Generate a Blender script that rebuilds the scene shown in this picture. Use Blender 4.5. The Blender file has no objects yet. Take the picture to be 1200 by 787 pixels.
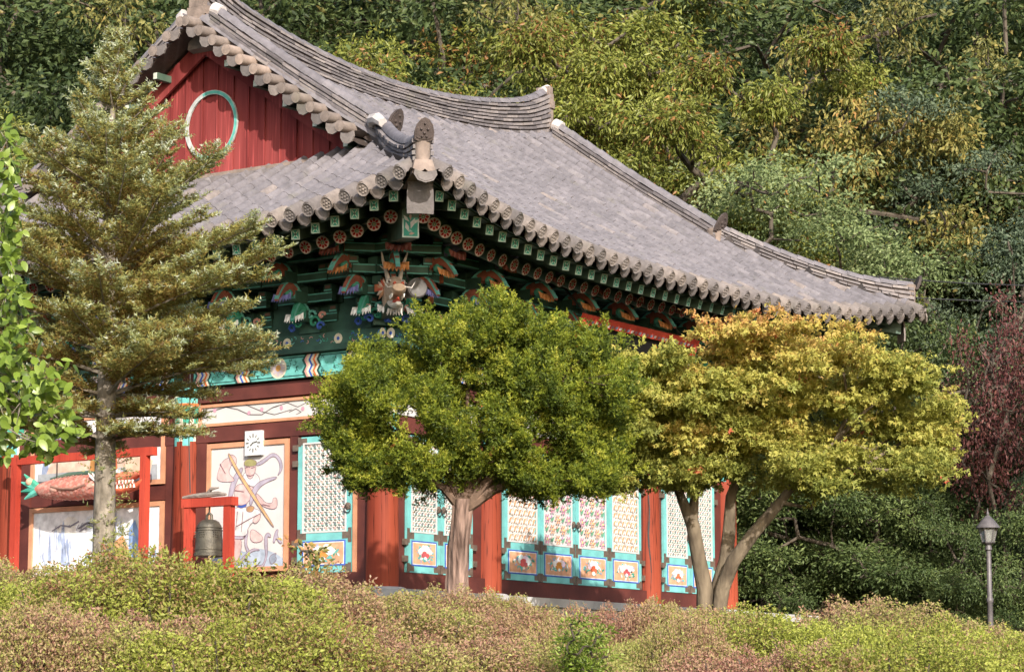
import bpy, bmesh, math, random
import numpy as np
from mathutils import Vector, Matrix

random.seed(7)
RNG = np.random.default_rng(7)
scene = bpy.context.scene
COL = scene.collection

# ------------------------------------------------------------------ camera
CAM = np.array([-31.0195, -23.2999, -1.8297])
YAW, PITCH, FPX = 0.5947, 0.1439, 3058.5          # focal length in pixels of a 1200 px wide picture
FW = np.array([math.cos(YAW)*math.cos(PITCH), math.sin(YAW)*math.cos(PITCH), math.sin(PITCH)])
RT = np.array([math.sin(YAW), -math.cos(YAW), 0.0])
UP = np.cross(RT, FW)
cd = bpy.data.cameras.new('camera'); cam = bpy.data.objects.new('camera', cd); COL.objects.link(cam)
cd.sensor_width = 36.0; cd.lens = FPX/1200*36.0; cd.clip_start = 0.1; cd.clip_end = 2000
cam.matrix_world = Matrix(((RT[0], UP[0], -FW[0], CAM[0]), (RT[1], UP[1], -FW[1], CAM[1]),
                           (RT[2], UP[2], -FW[2], CAM[2]), (0, 0, 0, 1)))
scene.camera = cam

# ------------------------------------------------------------------ light
SUN_AZ, SUN_EL = math.radians(228), math.radians(26)
SV = Vector((math.cos(SUN_AZ)*math.cos(SUN_EL), math.sin(SUN_AZ)*math.cos(SUN_EL), math.sin(SUN_EL)))
world = bpy.data.worlds.new('World'); scene.world = world; world.use_nodes = True
wn = world.node_tree
bg = wn.nodes['Background']; bg.inputs['Strength'].default_value = 0.15
sky = wn.nodes.new('ShaderNodeTexSky'); sky.sky_type = 'NISHITA'; sky.sun_disc = False
sky.sun_elevation = SUN_EL; sky.sun_rotation = math.atan2(SV.x, SV.y); sky.dust_density = 2.0
wn.links.new(sky.outputs[0], bg.inputs['Color'])
sd = bpy.data.lights.new('sun', 'SUN'); sd.energy = 3.7; sd.angle = math.radians(0.6); sd.color = (1.0, 0.94, 0.87)
sun = bpy.data.objects.new('sun', sd); COL.objects.link(sun)
sun.rotation_euler = SV.to_track_quat('Z', 'Y').to_euler(); sun.location = (-40, -50, 40)
scene.view_settings.view_transform = 'Standard'; scene.view_settings.look = 'None'
scene.view_settings.exposure = 0.80; scene.view_settings.gamma = 1.0
scene.view_settings.use_curve_mapping = False
cy = scene.cycles
cy.max_bounces = 5; cy.diffuse_bounces = 3; cy.glossy_bounces = 2; cy.transmission_bounces = 3
cy.use_denoising = True

# ------------------------------------------------------------------ pixel helpers (photo pixels, 1200 wide)
def ray(px, py):
    return FW + RT*(px-600)/FPX - UP*(py-393.5)/FPX
def on_ax(px, py, ax, val):
    d = ray(px, py); return CAM + d*((val-CAM[ax])/d[ax])
def at_depth(px, py, dep):
    return CAM + ray(px, py)*dep
def sy(px, py, x=0.0):
    q = on_ax(px, py, 0, x); return (q[1], q[2])

# ------------------------------------------------------------------ materials
MATS = {}
def lin(c):
    return tuple(((v/255)/12.92 if v/255 <= .04045 else ((v/255+.055)/1.055)**2.4) for v in c)
def new_mat(name):
    m = bpy.data.materials.new(name); m.use_nodes = True
    MATS[name] = m
    nt = m.node_tree; return m, nt, nt.nodes['Principled BSDF']
def mat(name, c, rough=.6, var=.25, scale=6.0, bump=.15, bscale=40., stretch=None, metal=0., spec=.4, c2=None):
    """painted / stone / wood: base colour broken by object-space noise, fine relief"""
    m, nt, p = new_mat(name)
    N = nt.nodes; L = nt.links
    tc = N.new('ShaderNodeTexCoord'); vec = tc.outputs['Object']
    if stretch:
        mp = N.new('ShaderNodeMapping'); mp.inputs['Scale'].default_value = stretch; L.new(vec, mp.inputs[0]); vec = mp.outputs[0]
    n1 = N.new('ShaderNodeTexNoise'); n1.inputs['Scale'].default_value = scale; n1.inputs['Detail'].default_value = 6; L.new(vec, n1.inputs['Vector'])
    rp = N.new('ShaderNodeValToRGB'); L.new(n1.outputs['Fac'], rp.inputs[0])
    a = tuple(max(0, v*(1-var)) for v in c); b = c2 if c2 else tuple(min(1, v*(1+var)) for v in c)
    rp.color_ramp.elements[0].position = .3; rp.color_ramp.elements[1].position = .7
    rp.color_ramp.elements[0].color = (*a, 1); rp.color_ramp.elements[1].color = (*b, 1)
    L.new(rp.outputs[0], p.inputs['Base Color'])
    p.inputs['Roughness'].default_value = rough; p.inputs['Metallic'].default_value = metal
    p.inputs['Specular IOR Level'].default_value = spec
    if bump:
        n2 = N.new('ShaderNodeTexNoise'); n2.inputs['Scale'].default_value = bscale; n2.inputs['Detail'].default_value = 4; L.new(vec, n2.inputs['Vector'])
        bp = N.new('ShaderNodeBump'); bp.inputs['Strength'].default_value = bump; bp.inputs['Distance'].default_value = .02
        L.new(n2.outputs['Fac'], bp.inputs['Height']); L.new(bp.outputs[0], p.inputs['Normal'])
    return m
def paint_mat(name, rough=.8, var=.22):
    """flat print: colours come from the mesh's own colour attribute, broken by a little wear"""
    m, nt, p = new_mat(name); N = nt.nodes; L = nt.links
    at = N.new('ShaderNodeAttribute'); at.attribute_name = 'Col'
    tc = N.new('ShaderNodeTexCoord')
    n1 = N.new('ShaderNodeTexNoise'); n1.inputs['Scale'].default_value = 9; n1.inputs['Detail'].default_value = 7; L.new(tc.outputs['Object'], n1.inputs['Vector'])
    mr = N.new('ShaderNodeMapRange'); mr.inputs[1].default_value = .3; mr.inputs[2].default_value = .7; mr.inputs[3].default_value = 1-var; mr.inputs[4].default_value = 1+var
    L.new(n1.outputs['Fac'], mr.inputs[0])
    mx = N.new('ShaderNodeVectorMath'); mx.operation = 'SCALE'; L.new(at.outputs['Color'], mx.inputs[0]); L.new(mr.outputs[0], mx.inputs['Scale'])
    L.new(mx.outputs[0], p.inputs['Base Color']); p.inputs['Roughness'].default_value = rough; p.inputs['Specular IOR Level'].default_value = .3
    return m
def tile_mat(name, stops, rough=.75):
    """fired clay: every piece its own tone (attribute rnd of joined pieces + object random), mottled"""
    m, nt, p = new_mat(name); N = nt.nodes; L = nt.links
    at = N.new('ShaderNodeAttribute'); at.attribute_name = 'rnd'
    oi = N.new('ShaderNodeObjectInfo')
    ad = N.new('ShaderNodeMath'); ad.operation = 'ADD'; L.new(at.outputs['Fac'], ad.inputs[0]); L.new(oi.outputs['Random'], ad.inputs[1])
    fr = N.new('ShaderNodeMath'); fr.operation = 'FRACT'; L.new(ad.outputs[0], fr.inputs[0])
    rp = N.new('ShaderNodeValToRGB'); L.new(fr.outputs[0], rp.inputs[0])
    while len(rp.color_ramp.elements) < len(stops): rp.color_ramp.elements.new(.5)
    for e, (q, c) in zip(rp.color_ramp.elements, stops): e.position = q; e.color = (*c, 1)
    ge = N.new('ShaderNodeNewGeometry')
    n1 = N.new('ShaderNodeTexNoise'); n1.inputs['Scale'].default_value = 7; n1.inputs['Detail'].default_value = 8; n1.inputs['Roughness'].default_value = .7; L.new(ge.outputs['Position'], n1.inputs['Vector'])
    mr = N.new('ShaderNodeMapRange'); mr.inputs[1].default_value = .3; mr.inputs[2].default_value = .7; mr.inputs[3].default_value = .68; mr.inputs[4].default_value = 1.3; L.new(n1.outputs['Fac'], mr.inputs[0])
    mx = N.new('ShaderNodeVectorMath'); mx.operation = 'SCALE'; L.new(rp.outputs[0], mx.inputs[0]); L.new(mr.outputs[0], mx.inputs['Scale'])
    n3 = N.new('ShaderNodeTexNoise'); n3.inputs['Scale'].default_value = 1.6; n3.inputs['Detail'].default_value = 9; n3.inputs['Roughness'].default_value = .75; L.new(ge.outputs['Position'], n3.inputs['Vector'])
    r3 = N.new('ShaderNodeMapRange'); r3.inputs[1].default_value = .56; r3.inputs[2].default_value = .74; L.new(n3.outputs['Fac'], r3.inputs[0])
    mm = N.new('ShaderNodeMix'); mm.data_type = 'RGBA'; L.new(r3.outputs[0], mm.inputs[0]); L.new(mx.outputs[0], mm.inputs[6]); mm.inputs[7].default_value = (.17, .16, .105, 1)
    mf = N.new('ShaderNodeMath'); mf.operation = 'MULTIPLY'; mf.inputs[1].default_value = .45; L.new(r3.outputs[0], mf.inputs[0]); L.new(mf.outputs[0], mm.inputs[0])
    L.new(mm.outputs[2], p.inputs['Base Color']); p.inputs['Roughness'].default_value = rough; p.inputs['Specular IOR Level'].default_value = .3
    bp = N.new('ShaderNodeBump'); bp.inputs['Strength'].default_value = .3; bp.inputs['Distance'].default_value = .02
    n2 = N.new('ShaderNodeTexNoise'); n2.inputs['Scale'].default_value = 45; L.new(ge.outputs['Position'], n2.inputs['Vector'])
    L.new(n2.outputs['Fac'], bp.inputs['Height']); L.new(bp.outputs[0], p.inputs['Normal'])
    return m
def leaf_mat(name, stops, trans=.3, rough=.5, spec=.3):
    """leaves: colour of each leaf from its attribute rnd, part of the light passes through"""
    m, nt, p = new_mat(name); N = nt.nodes; L = nt.links
    at = N.new('ShaderNodeAttribute'); at.attribute_name = 'rnd'
    rp = N.new('ShaderNodeValToRGB'); L.new(at.outputs['Fac'], rp.inputs[0])
    while len(rp.color_ramp.elements) < len(stops): rp.color_ramp.elements.new(.5)
    for e, (q, c) in zip(rp.color_ramp.elements, stops): e.position = q; e.color = (*c, 1)
    L.new(rp.outputs[0], p.inputs['Base Color']); p.inputs['Roughness'].default_value = rough; p.inputs['Specular IOR Level'].default_value = spec
    tr = N.new('ShaderNodeBsdfTranslucent'); L.new(rp.outputs[0], tr.inputs['Color'])
    mx = N.new('ShaderNodeMixShader'); mx.inputs[0].default_value = trans
    L.new(p.outputs[0], mx.inputs[1]); L.new(tr.outputs[0], mx.inputs[2])
    L.new(mx.outputs[0], N['Material Output'].inputs['Surface'])
    return m

def add_cracks(name, sc=(9, 9, .25), lo=.47, hi=.5, dark=.35):
    m = MATS[name]; nt = m.node_tree; N = nt.nodes; L = nt.links; p = N['Principled BSDF']
    src = p.inputs['Base Color'].links[0].from_socket
    tc = N.new('ShaderNodeNewGeometry'); mp = N.new('ShaderNodeMapping'); mp.inputs['Scale'].default_value = sc; L.new(tc.outputs['Position'], mp.inputs[0])
    n1 = N.new('ShaderNodeTexNoise'); n1.inputs['Scale'].default_value = 1; n1.inputs['Detail'].default_value = 3; L.new(mp.outputs[0], n1.inputs['Vector'])
    ab = N.new('ShaderNodeMath'); ab.operation = 'SUBTRACT'; ab.inputs[1].default_value = .5; L.new(n1.outputs['Fac'], ab.inputs[0])
    a2 = N.new('ShaderNodeMath'); a2.operation = 'ABSOLUTE'; L.new(ab.outputs[0], a2.inputs[0])
    mr = N.new('ShaderNodeMapRange'); mr.inputs[1].default_value = .002; mr.inputs[2].default_value = .012; mr.inputs[3].default_value = dark; mr.inputs[4].default_value = 1; L.new(a2.outputs[0], mr.inputs[0])
    mx = N.new('ShaderNodeVectorMath'); mx.operation = 'SCALE'; L.new(src, mx.inputs[0]); L.new(mr.outputs[0], mx.inputs['Scale']); L.new(mx.outputs[0], p.inputs['Base Color'])
tile_mat('tile', [(0, (.142, .130, .138)), (.4, (.158, .145, .154)), (.8, (.172, .157, .166)), (.96, (.195, .177, .182)), (1, (.225, .188, .17))])
tile_mat('tile_pan', [(0, (.075, .068, .07)), (.6, (.105, .095, .098)), (1, (.15, .13, .125))])  # pans toned darker than the covers: channel shade put into the colour
tile_mat('tile_warm', [(0, (.12, .105, .098)), (.5, (.17, .147, .137)), (1, (.235, .195, .168))])
tile_mat('tile_tan', [(0, (.18, .145, .125)), (.5, (.25, .20, .17)), (1, (.34, .255, .205))])
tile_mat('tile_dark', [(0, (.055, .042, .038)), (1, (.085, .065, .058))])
tile_mat('slab', [(0, (.11, .097, .097)), (.5, (.17, .15, .15)), (1, (.26, .225, .21))])
mat('mortar', (.22, .17, .14), .9, .3, 5, .5, 20)
mat('mortar_white', (.50, .455, .43), .9, .15, 5, .3, 20)
mat('red_wood', (.265, .038, .018), .65, .4, 1.6, .25, 14, (1, 1, .12), c2=(.36, .075, .036), spec=.2)
add_cracks('red_wood')
mat('red_gable', (.185, .022, .022), .8, .4, 2.6, .3, 14, (1, 1, .10), c2=(.29, .06, .055), spec=.2)
add_cracks('red_gable', (7, 14, .22), dark=1.9)
mat('brown_wood', (.105, .026, .02), .6, .35, 2, .2, 14, c2=(.14, .036, .026))
mat('stand_red', (.40, .042, .024), .6, .3, 2.2, .25, 22, (1, 1, .2), c2=(.50, .07, .04), spec=.22)
add_cracks('stand_red', (16, 16, .5), dark=.55)
mat('green_dark', (.034, .086, .064), .6, .45, 3, .2, 25)
mat('green_rafter', (.055, .125, .09), .6, .4, 3, .2, 20, c2=(.105, .155, .11))
mat('turquoise', (.17, .47, .45), .6, .2, 4, .1, 25)
mat('metal_plate', (.17, .125, .095), .5, .3, 12, .3, 60, metal=.3)
mat('iron', (.05, .045, .04), .5, .3, 12, .2, 60, metal=.5)
mat('bronze', (.085, .075, .06), .5, .35, 9, .3, 50, metal=.35, c2=(.13, .115, .085))
mat('stone', (.47, .45, .43), .85, .16, 3, .3, 30)
mat('stone_dark', (.26, .25, .235), .9, .2, 3, .3, 30)
mat('paper', (.58, .55, .52), .9, .08, 5, .05)
mat('plaster', (.56, .53, .51), .9, .06, 3, .1)
mat('trim', (.52, .25, .14), .7, .15, 6, .1)
mat('white_paint', (.62, .62, .60), .5, .05, 5, 0)
mat('black', (.012, .011, .011), .5, .2, 5, .1)
mat('grey_horn', (.12, .112, .105), .6, .2, 8, .1)
mat('bark_pink', (.15, .085, .062), .9, .65, 15, 1.0, 26, (1, 1, .14), c2=(.37, .25, .20))
mat('bark_limb', (.13, .085, .06), .9, .4, 9, .8, 22, (1, 1, .3))
mat('bark_grey', (.21, .175, .13), .9, .45, 12, .8, 30, (1, 1, .5), c2=(.31, .265, .21))
mat('bark_maple', (.14, .105, .07), .9, .5, 6, .8, 25, (1, 1, .35), c2=(.235, .185, .125))
mat('bark_dark', (.085, .068, .05), .95, .5, 5, .8, 20, (1, 1, .3))
mat('lamp_metal', (.13, .118, .12), .5, .2, 10, .1, metal=.2)
mat('wire', (.03, .03, .03), .6, 0, 4, 0)
mat('drift_wood', (.24, .20, .17), .85, .35, 9, .6, 30)
paint_mat('paint')
g, gnt, gp = new_mat('lamp_glass'); gp.inputs['Base Color'].default_value = (.45, .45, .42, 1); gp.inputs['Roughness'].default_value = .25
gp.inputs['Transmission Weight'].default_value = .6
# ground: soil, leaf litter and patches of thin grass
m, nt, p = new_mat('ground'); N = nt.nodes; L = nt.links
tc = N.new('ShaderNodeTexCoord'); n1 = N.new('ShaderNodeTexNoise'); n1.inputs['Scale'].default_value = .5; n1.inputs['Detail'].default_value = 10; L.new(tc.outputs['Object'], n1.inputs['Vector'])
rp = N.new('ShaderNodeValToRGB'); L.new(n1.outputs['Fac'], rp.inputs[0]); rp.color_ramp.elements.new(.5)
for e, (q, c) in zip(rp.color_ramp.elements, [(.35, (.022, .026, .010)), (.5, (.036, .030, .016)), (.65, (.028, .036, .012))]): e.position = q; e.color = (*c, 1)
L.new(rp.outputs[0], p.inputs['Base Color']); p.inputs['Roughness'].default_value = 1.0; p.inputs['Specular IOR Level'].default_value = 0
bp = N.new('ShaderNodeBump'); bp.inputs['Distance'].default_value = .2; n2 = N.new('ShaderNodeTexNoise'); n2.inputs['Scale'].default_value = 9; n2.inputs['Detail'].default_value = 6
L.new(tc.outputs['Object'], n2.inputs['Vector']); L.new(n2.outputs['Fac'], bp.inputs['Height']); L.new(bp.outputs[0], p.inputs['Normal'])

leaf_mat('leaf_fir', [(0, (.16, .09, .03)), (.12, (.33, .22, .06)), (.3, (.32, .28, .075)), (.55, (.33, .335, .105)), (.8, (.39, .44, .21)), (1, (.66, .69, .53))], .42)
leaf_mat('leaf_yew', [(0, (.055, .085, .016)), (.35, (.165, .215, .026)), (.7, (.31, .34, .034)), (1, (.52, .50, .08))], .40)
leaf_mat('leaf_maple', [(0, (.23, .26, .055)), (.3, (.43, .43, .095)), (.55, (.56, .49, .12)), (.78, (.64, .44, .13)), (.93, (.65, .33, .13)), (1, (.62, .15, .08))], .46)
leaf_mat('leaf_azalea', [(0, (.30, .14, .10)), (.25, (.42, .26, .17)), (.45, (.37, .28, .13)), (.7, (.30, .31, .07)), (1, (.44, .45, .14))], .32)
leaf_mat('leaf_azalea_green', [(0, (.30, .14, .08)), (.2, (.35, .24, .11)), (.35, (.28, .27, .07)), (.65, (.29, .33, .05)), (1, (.46, .47, .10))], .34)
leaf_mat('leaf_chestnut', [(0, (.30, .15, .05)), (.06, (.16, .15, .03)), (.4, (.19, .215, .04)), (.75, (.28, .305, .065)), (.95, (.40, .39, .09)), (1, (.5, .26, .09))], .33, .4)
leaf_mat('leaf_locust', [(0, (.12, .165, .055)), (.5, (.22, .28, .11)), (1, (.36, .41, .19))], .33)
leaf_mat('leaf_dark', [(0, (.032, .048, .018)), (.5, (.072, .105, .034)), (.9, (.135, .17, .055)), (1, (.24, .19, .06))], .28)  # dark-leaved trees; behind bright crowns this tone stands for shade in gaps
leaf_mat('leaf_under', [(0, (.045, .072, .024)), (.5, (.10, .145, .048)), (1, (.20, .255, .08))], .3)
leaf_mat('leaf_blue', [(0, (.034, .052, .028)), (.5, (.075, .108, .06)), (1, (.16, .20, .115))], .26)
leaf_mat('leaf_autumn', [(0, (.16, .165, .05)), (.4, (.28, .26, .075)), (.75, (.42, .31, .085)), (1, (.52, .25, .10))], .33)
leaf_mat('leaf_russet', [(0, (.08, .028, .027)), (.6, (.14, .05, .045)), (1, (.24, .10, .08))], .25)
leaf_mat('leaf_bright', [(0, (.12, .17, .02)), (.5, (.20, .29, .035)), (1, (.34, .42, .08))], .35, .35, .5)
leaf_mat('leaf_big', [(0, (.20, .28, .035)), (1, (.20, .28, .035))], .35, .35, .5)
leaf_mat('grass_blade', [(0, (.09, .14, .02)), (1, (.22, .28, .05))], .3)

# ------------------------------------------------------------------ mesh helpers
def link(o, parent=None):
    COL.objects.link(o)
    if parent is not None: o.parent = parent
    return o
class MB:
    def __init__(s): s.v = []; s.f = []; s.mi = []; s.c = []; s.r = []; s.has_r = False
    def add(s, vs, fs, mi=0, col=(1, 1, 1), rnd=None):
        b = len(s.v); s.v += [tuple(q) for q in vs]
        if rnd is not None: s.has_r = True
        for f in fs: s.f.append([b+i for i in f]); s.mi.append(mi); s.c.append(col); s.r.append(rnd or 0.0)
        return s
    def hexa(s, P, **k):     # 8 corners: bottom 0-3, top 4-7
        return s.add(P, [(0, 3, 2, 1), (4, 5, 6, 7), (0, 1, 5, 4), (1, 2, 6, 5), (2, 3, 7, 6), (3, 0, 4, 7)], **k)
    def box(s, x0, x1, y0, y1, z0, z1, **k):
        return s.hexa([(x0, y0, z0), (x1, y0, z0), (x1, y1, z0), (x0, y1, z0), (x0, y0, z1), (x1, y0, z1), (x1, y1, z1), (x0, y1, z1)], **k)
    def bar(s, p, q, w, h, up=(0, 0, 1), w2=None, h2=None, **k):   # bar p->q centred, w across, h along up
        p = Vector(p); q = Vector(q); d = (q-p).normalized(); sd_ = d.cross(Vector(up)).normalized(); u = sd_.cross(d)
        w2 = w2 or w; h2 = h2 or h
        P = []
        for c, ww, hh in ((p, w, h), (q, w2, h2)):
            P += [c-sd_*ww/2-u*hh/2, c+sd_*ww/2-u*hh/2, c+sd_*ww/2+u*hh/2, c-sd_*ww/2+u*hh/2]
        return s.add(P, [(0, 1, 2, 3), (4, 7, 6, 5), (0, 4, 5, 1), (1, 5, 6, 2), (2, 6, 7, 3), (3, 7, 4, 0)], **k)
    def tube(s, pts, rad, n=6, cap=True, **k):
        pts = [Vector(q) for q in pts]; m_ = len(pts)
        if not isinstance(rad, (list, tuple)): rad = [rad]*m_
        V = []; prev = None
        for i, q in enumerate(pts):
            t = (pts[min(i+1, m_-1)]-pts[max(i-1, 0)]).normalized()
            a = prev if prev is not None else (Vector((0, 0, 1)) if abs(t.z) < .9 else Vector((1, 0, 0)))
            sd_ = t.cross(a)
            if sd_.length < 1e-5: sd_ = t.cross(Vector((0, 1, 0)))
            sd_.normalize(); u = sd_.cross(t).normalized(); prev = u
            for j in range(n):
                an = 2*math.pi*j/n; V.append(q+(sd_*math.cos(an)+u*math.sin(an))*rad[i])
        Fs = [(i*n+j, i*n+(j+1) % n, (i+1)*n+(j+1) % n, (i+1)*n+j) for i in range(m_-1) for j in range(n)]
        if cap: Fs += [tuple(range(n))[::-1], tuple((m_-1)*n+j for j in range(n))]
        return s.add(V, Fs, **k)
    def lathe(s, prof, n=16, o=(0, 0, 0), sx=1, sy_=1, **k):
        V = [(o[0]+r*math.cos(2*math.pi*j/n)*sx, o[1]+r*math.sin(2*math.pi*j/n)*sy_, o[2]+z) for r, z in prof for j in range(n)]
        Fs = [(i*n+j, i*n+(j+1) % n, (i+1)*n+(j+1) % n, (i+1)*n+j) for i in range(len(prof)-1) for j in range(n)]
        Fs += [tuple(range(n))[::-1], tuple((len(prof)-1)*n+j for j in range(n))]
        return s.add(V, Fs, **k)
    def prism(s, poly, off, **k):       # 3D polygon pushed by off
        n = len(poly); off = Vector(off); A = [Vector(q) for q in poly]; B = [q+off for q in A]
        return s.add(A+B, [tuple(range(n))[::-1], tuple(range(n, 2*n))]+[(i, (i+1) % n, n+(i+1) % n, n+i) for i in range(n)], **k)
    def mesh(s, name, mats, smooth=False):
        me = bpy.data.meshes.new(name); me.from_pydata(s.v, [], s.f)
        for m_ in (mats if isinstance(mats, (list, tuple)) else [mats]): me.materials.append(MATS[m_])
        me.polygons.foreach_set('material_index', s.mi)
        if any(c != (1, 1, 1) for c in s.c):
            a = me.color_attributes.new('Col', 'FLOAT_COLOR', 'CORNER')
            me.attributes.active_color = a
            arr = np.repeat(np.array([(*c, 1) for c in s.c], np.float32), [len(f) for f in s.f], axis=0)
            a.data.foreach_set('color', arr.ravel())
        if s.has_r:
            a = me.attributes.new('rnd', 'FLOAT', 'CORNER')
            a.data.foreach_set('value', np.repeat(np.array(s.r, np.float32), [len(f) for f in s.f]))
        if smooth:
            me.polygons.foreach_set('use_smooth', [True]*len(me.polygons))
            me.set_sharp_from_angle(angle=math.radians(40))
        me.update(); return me
    def obj(s, name, mats, parent=None, smooth=False, kind=None):
        o = link(bpy.data.objects.new(name, s.mesh(name, mats, smooth)), parent)
        if kind: o['kind'] = kind
        return o
def inst(name, me, parent, M=None):
    o = link(bpy.data.objects.new(name, me), parent)
    if M is not None: o.matrix_local = M
    return o
def frame(o, x, y, z):      # matrix from origin and axes
    return Matrix(((x[0], y[0], z[0], o[0]), (x[1], y[1], z[1], o[1]), (x[2], y[2], z[2], o[2]), (0, 0, 0, 1)))
def thing(name, label, cat, loc=(0, 0, 0), group=None):
    o = link(bpy.data.objects.new(name, None)); o.location = loc; o.empty_display_size = .3
    o['label'] = label; o['category'] = cat
    if group: o['group'] = group
    return o
def tag(o, label, cat, group=None):
    o['label'] = label; o['category'] = cat
    if group: o['group'] = group
    return o
def np_mesh(name, V, Fc, matname, rnd=None, smooth=False):
    """V (n,3), Fc (m,k) faces of k corners; rnd per vertex"""
    me = bpy.data.meshes.new(name); n, (m_, k) = len(V), Fc.shape
    me.vertices.add(n); me.vertices.foreach_set('co', np.ascontiguousarray(V, np.float32).ravel())
    me.loops.add(m_*k); me.loops.foreach_set('vertex_index', np.ascontiguousarray(Fc, np.int32).ravel())
    me.polygons.add(m_); me.polygons.foreach_set('loop_start', np.arange(0, m_*k, k, dtype=np.int32))
    me.polygons.foreach_set('loop_total', np.full(m_, k, np.int32))
    if rnd is not None:
        a = me.attributes.new('rnd', 'FLOAT', 'POINT'); a.data.foreach_set('value', np.ascontiguousarray(rnd, np.float32))
    me.materials.append(MATS[matname])
    me.update(calc_edges=True); me.validate(); return me

# ------------------------------------------------------------------ ground
U2 = np.array([math.cos(YAW), math.sin(YAW)])
def ground_z(x, y):
    u = x*U2[0]+y*U2[1]                      # metres beyond the near corner of the hall, along the view
    zf = np.interp(u, [-200, -39, -27, -23, -18, -10, 20, 26, 44, 64, 110, 400], [-6, -3.4, -2.75, -2.4, -1.45, -.85, -.8, .4, 7, 24, 40, 46])
    return zf
def gz(x, y): return float(ground_z(np.array(x), np.array(y)))
gx = np.unique(np.concatenate([np.linspace(-400, -60, 18), np.linspace(-60, 120, 121), np.linspace(120, 500, 20)]))
gy = np.unique(np.concatenate([np.linspace(-400, -60, 18), np.linspace(-60, 120, 121), np.linspace(120, 500, 20)]))
GX, GY = np.meshgrid(gx, gy, indexing='ij')
GZ = ground_z(GX, GY) + .08*np.sin(GX*.9+GY*.4)*np.cos(GY*.7-GX*.3)
V = np.stack([GX.ravel(), GY.ravel(), GZ.ravel()], 1); ny = len(gy)
I, J = np.meshgrid(np.arange(len(gx)-1), np.arange(ny-1), indexing='ij')
Fq = np.stack([(I*ny+J).ravel(), ((I+1)*ny+J).ravel(), ((I+1)*ny+J+1).ravel(), (I*ny+J+1).ravel()], 1)
go = link(bpy.data.objects.new('ground', np_mesh('ground', V, Fq, 'ground'))); go['kind'] = 'structure'

# ------------------------------------------------------------------ temple hall
Lx, Dy = 10.26, 7.64
HX, HY = Lx/2, Dy/2
FX = [0, 2.7, 7.56, Lx]           # column lines along the front
SY = [0, 3.82, Dy]                # along the side
hall = thing('temple_hall', 'wooden temple hall with grey tiled hip-and-gable roof and red columns', 'temple')

# stone platform under the hall
sp = thing('stone_platform', 'pale stone block platform under the temple hall', 'platform', (0, 0, -.9))
PB = 1.25
core = MB().box(-PB+.2, Lx+PB-.2, -PB+.2, Dy+PB-.2, 0, .75).obj('core', 'stone_dark', sp)
blk = MB().box(-.5, .5, -.16, .16, 0, .345).mesh('stone_block', 'stone')
cap = MB().box(-.6, .6, -.22, .22, 0, .13).mesh('capstone', 'stone')
def ring_pts(step, off):
    out = []
    n = round((Lx+2*PB)/step)
    for i in range(n):
        x = -PB+(i+.5)*(Lx+2*PB)/n; out += [((x, -PB+off), 0, (Lx+2*PB)/n), ((x, Dy+PB-off), 0, (Lx+2*PB)/n)]
    n = round((Dy+2*PB)/step)
    for i in range(n):
        y = -PB+(i+.5)*(Dy+2*PB)/n; out += [((-PB+off, y), 1, (Dy+2*PB)/n), ((Lx+PB-off, y), 1, (Dy+2*PB)/n)]
    return out
for (q, r, ln) in ring_pts(1.0, .2):
    for zz in (0.0, .352): o = inst('stone_block', blk, sp); o.location = (q[0], q[1], zz); o.rotation_euler = (0, 0, r*math.pi/2); o.scale = (ln*.985, 1, 1)
for (q, r, ln) in ring_pts(1.25, .2):
    o = inst('capstone', cap, sp); o.location = (q[0], q[1], .705); o.rotation_euler = (0, 0, r*math.pi/2); o.scale = (ln/1.2*.993, 1, 1)
MB().box(-PB+.42, Lx+PB-.42, -PB+.42, Dy+PB-.42, .7, .838).obj('floor_slab', 'stone', sp)

# columns
col_me = MB().lathe([(.245, -.06), (.25, .3), (.235, 1.5), (.225, 2.4)], 24).mesh('shaft', 'red_wood', True)
top_mb = MB()
GRN, TEAL, CREAM, BLUE, ORG, PINK, DKG = (.05, .30, .21), (.13, .42, .38), (.6, .55, .42), (.05, .11, .42), (.62, .16, .05), (.55, .28, .24), (.015, .06, .05)
n = 24
for i, (z0, z1, r0, r1, c) in enumerate([(2.4, 2.62, .227, .227, TEAL), (2.62, 2.68, .23, .23, CREAM), (2.68, 2.95, .227, .227, GRN), (2.95, 3.0, .23, .23, ORG), (3.0, 3.24, .226, .225, TEAL)]):
    for j in range(n):
        a, b = 2*math.pi*j/n, 2*math.pi*(j+1)/n
        cc = c
        if i == 0: cc = CREAM if j % 4 in (0,) else TEAL
        if i == 2: cc = (CREAM if j % 3 == 0 else GRN)
        zz = z0 - (.07 if i == 0 and j % 4 in (1, 2) else 0)
        top_mb.add([(r0*math.cos(a), r0*math.sin(a), zz), (r0*math.cos(b), r0*math.sin(b), zz), (r1*math.cos(b), r1*math.sin(b), z1), (r1*math.cos(a), r1*math.sin(a), z1)], [(0, 1, 2, 3)], col=cc)
top_me = top_mb.mesh('painted_top', 'paint')
base_me = MB().lathe([(.42, -.065), (.42, -.03), (.33, .03), (.3, .035)], 20).mesh('base_stone', 'stone', True)
cols = [(x, 0) for x in FX]+[(0, y) for y in SY[1:]]+[(Lx, SY[1])]+[(x, Dy) for x in FX[1:]]
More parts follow.
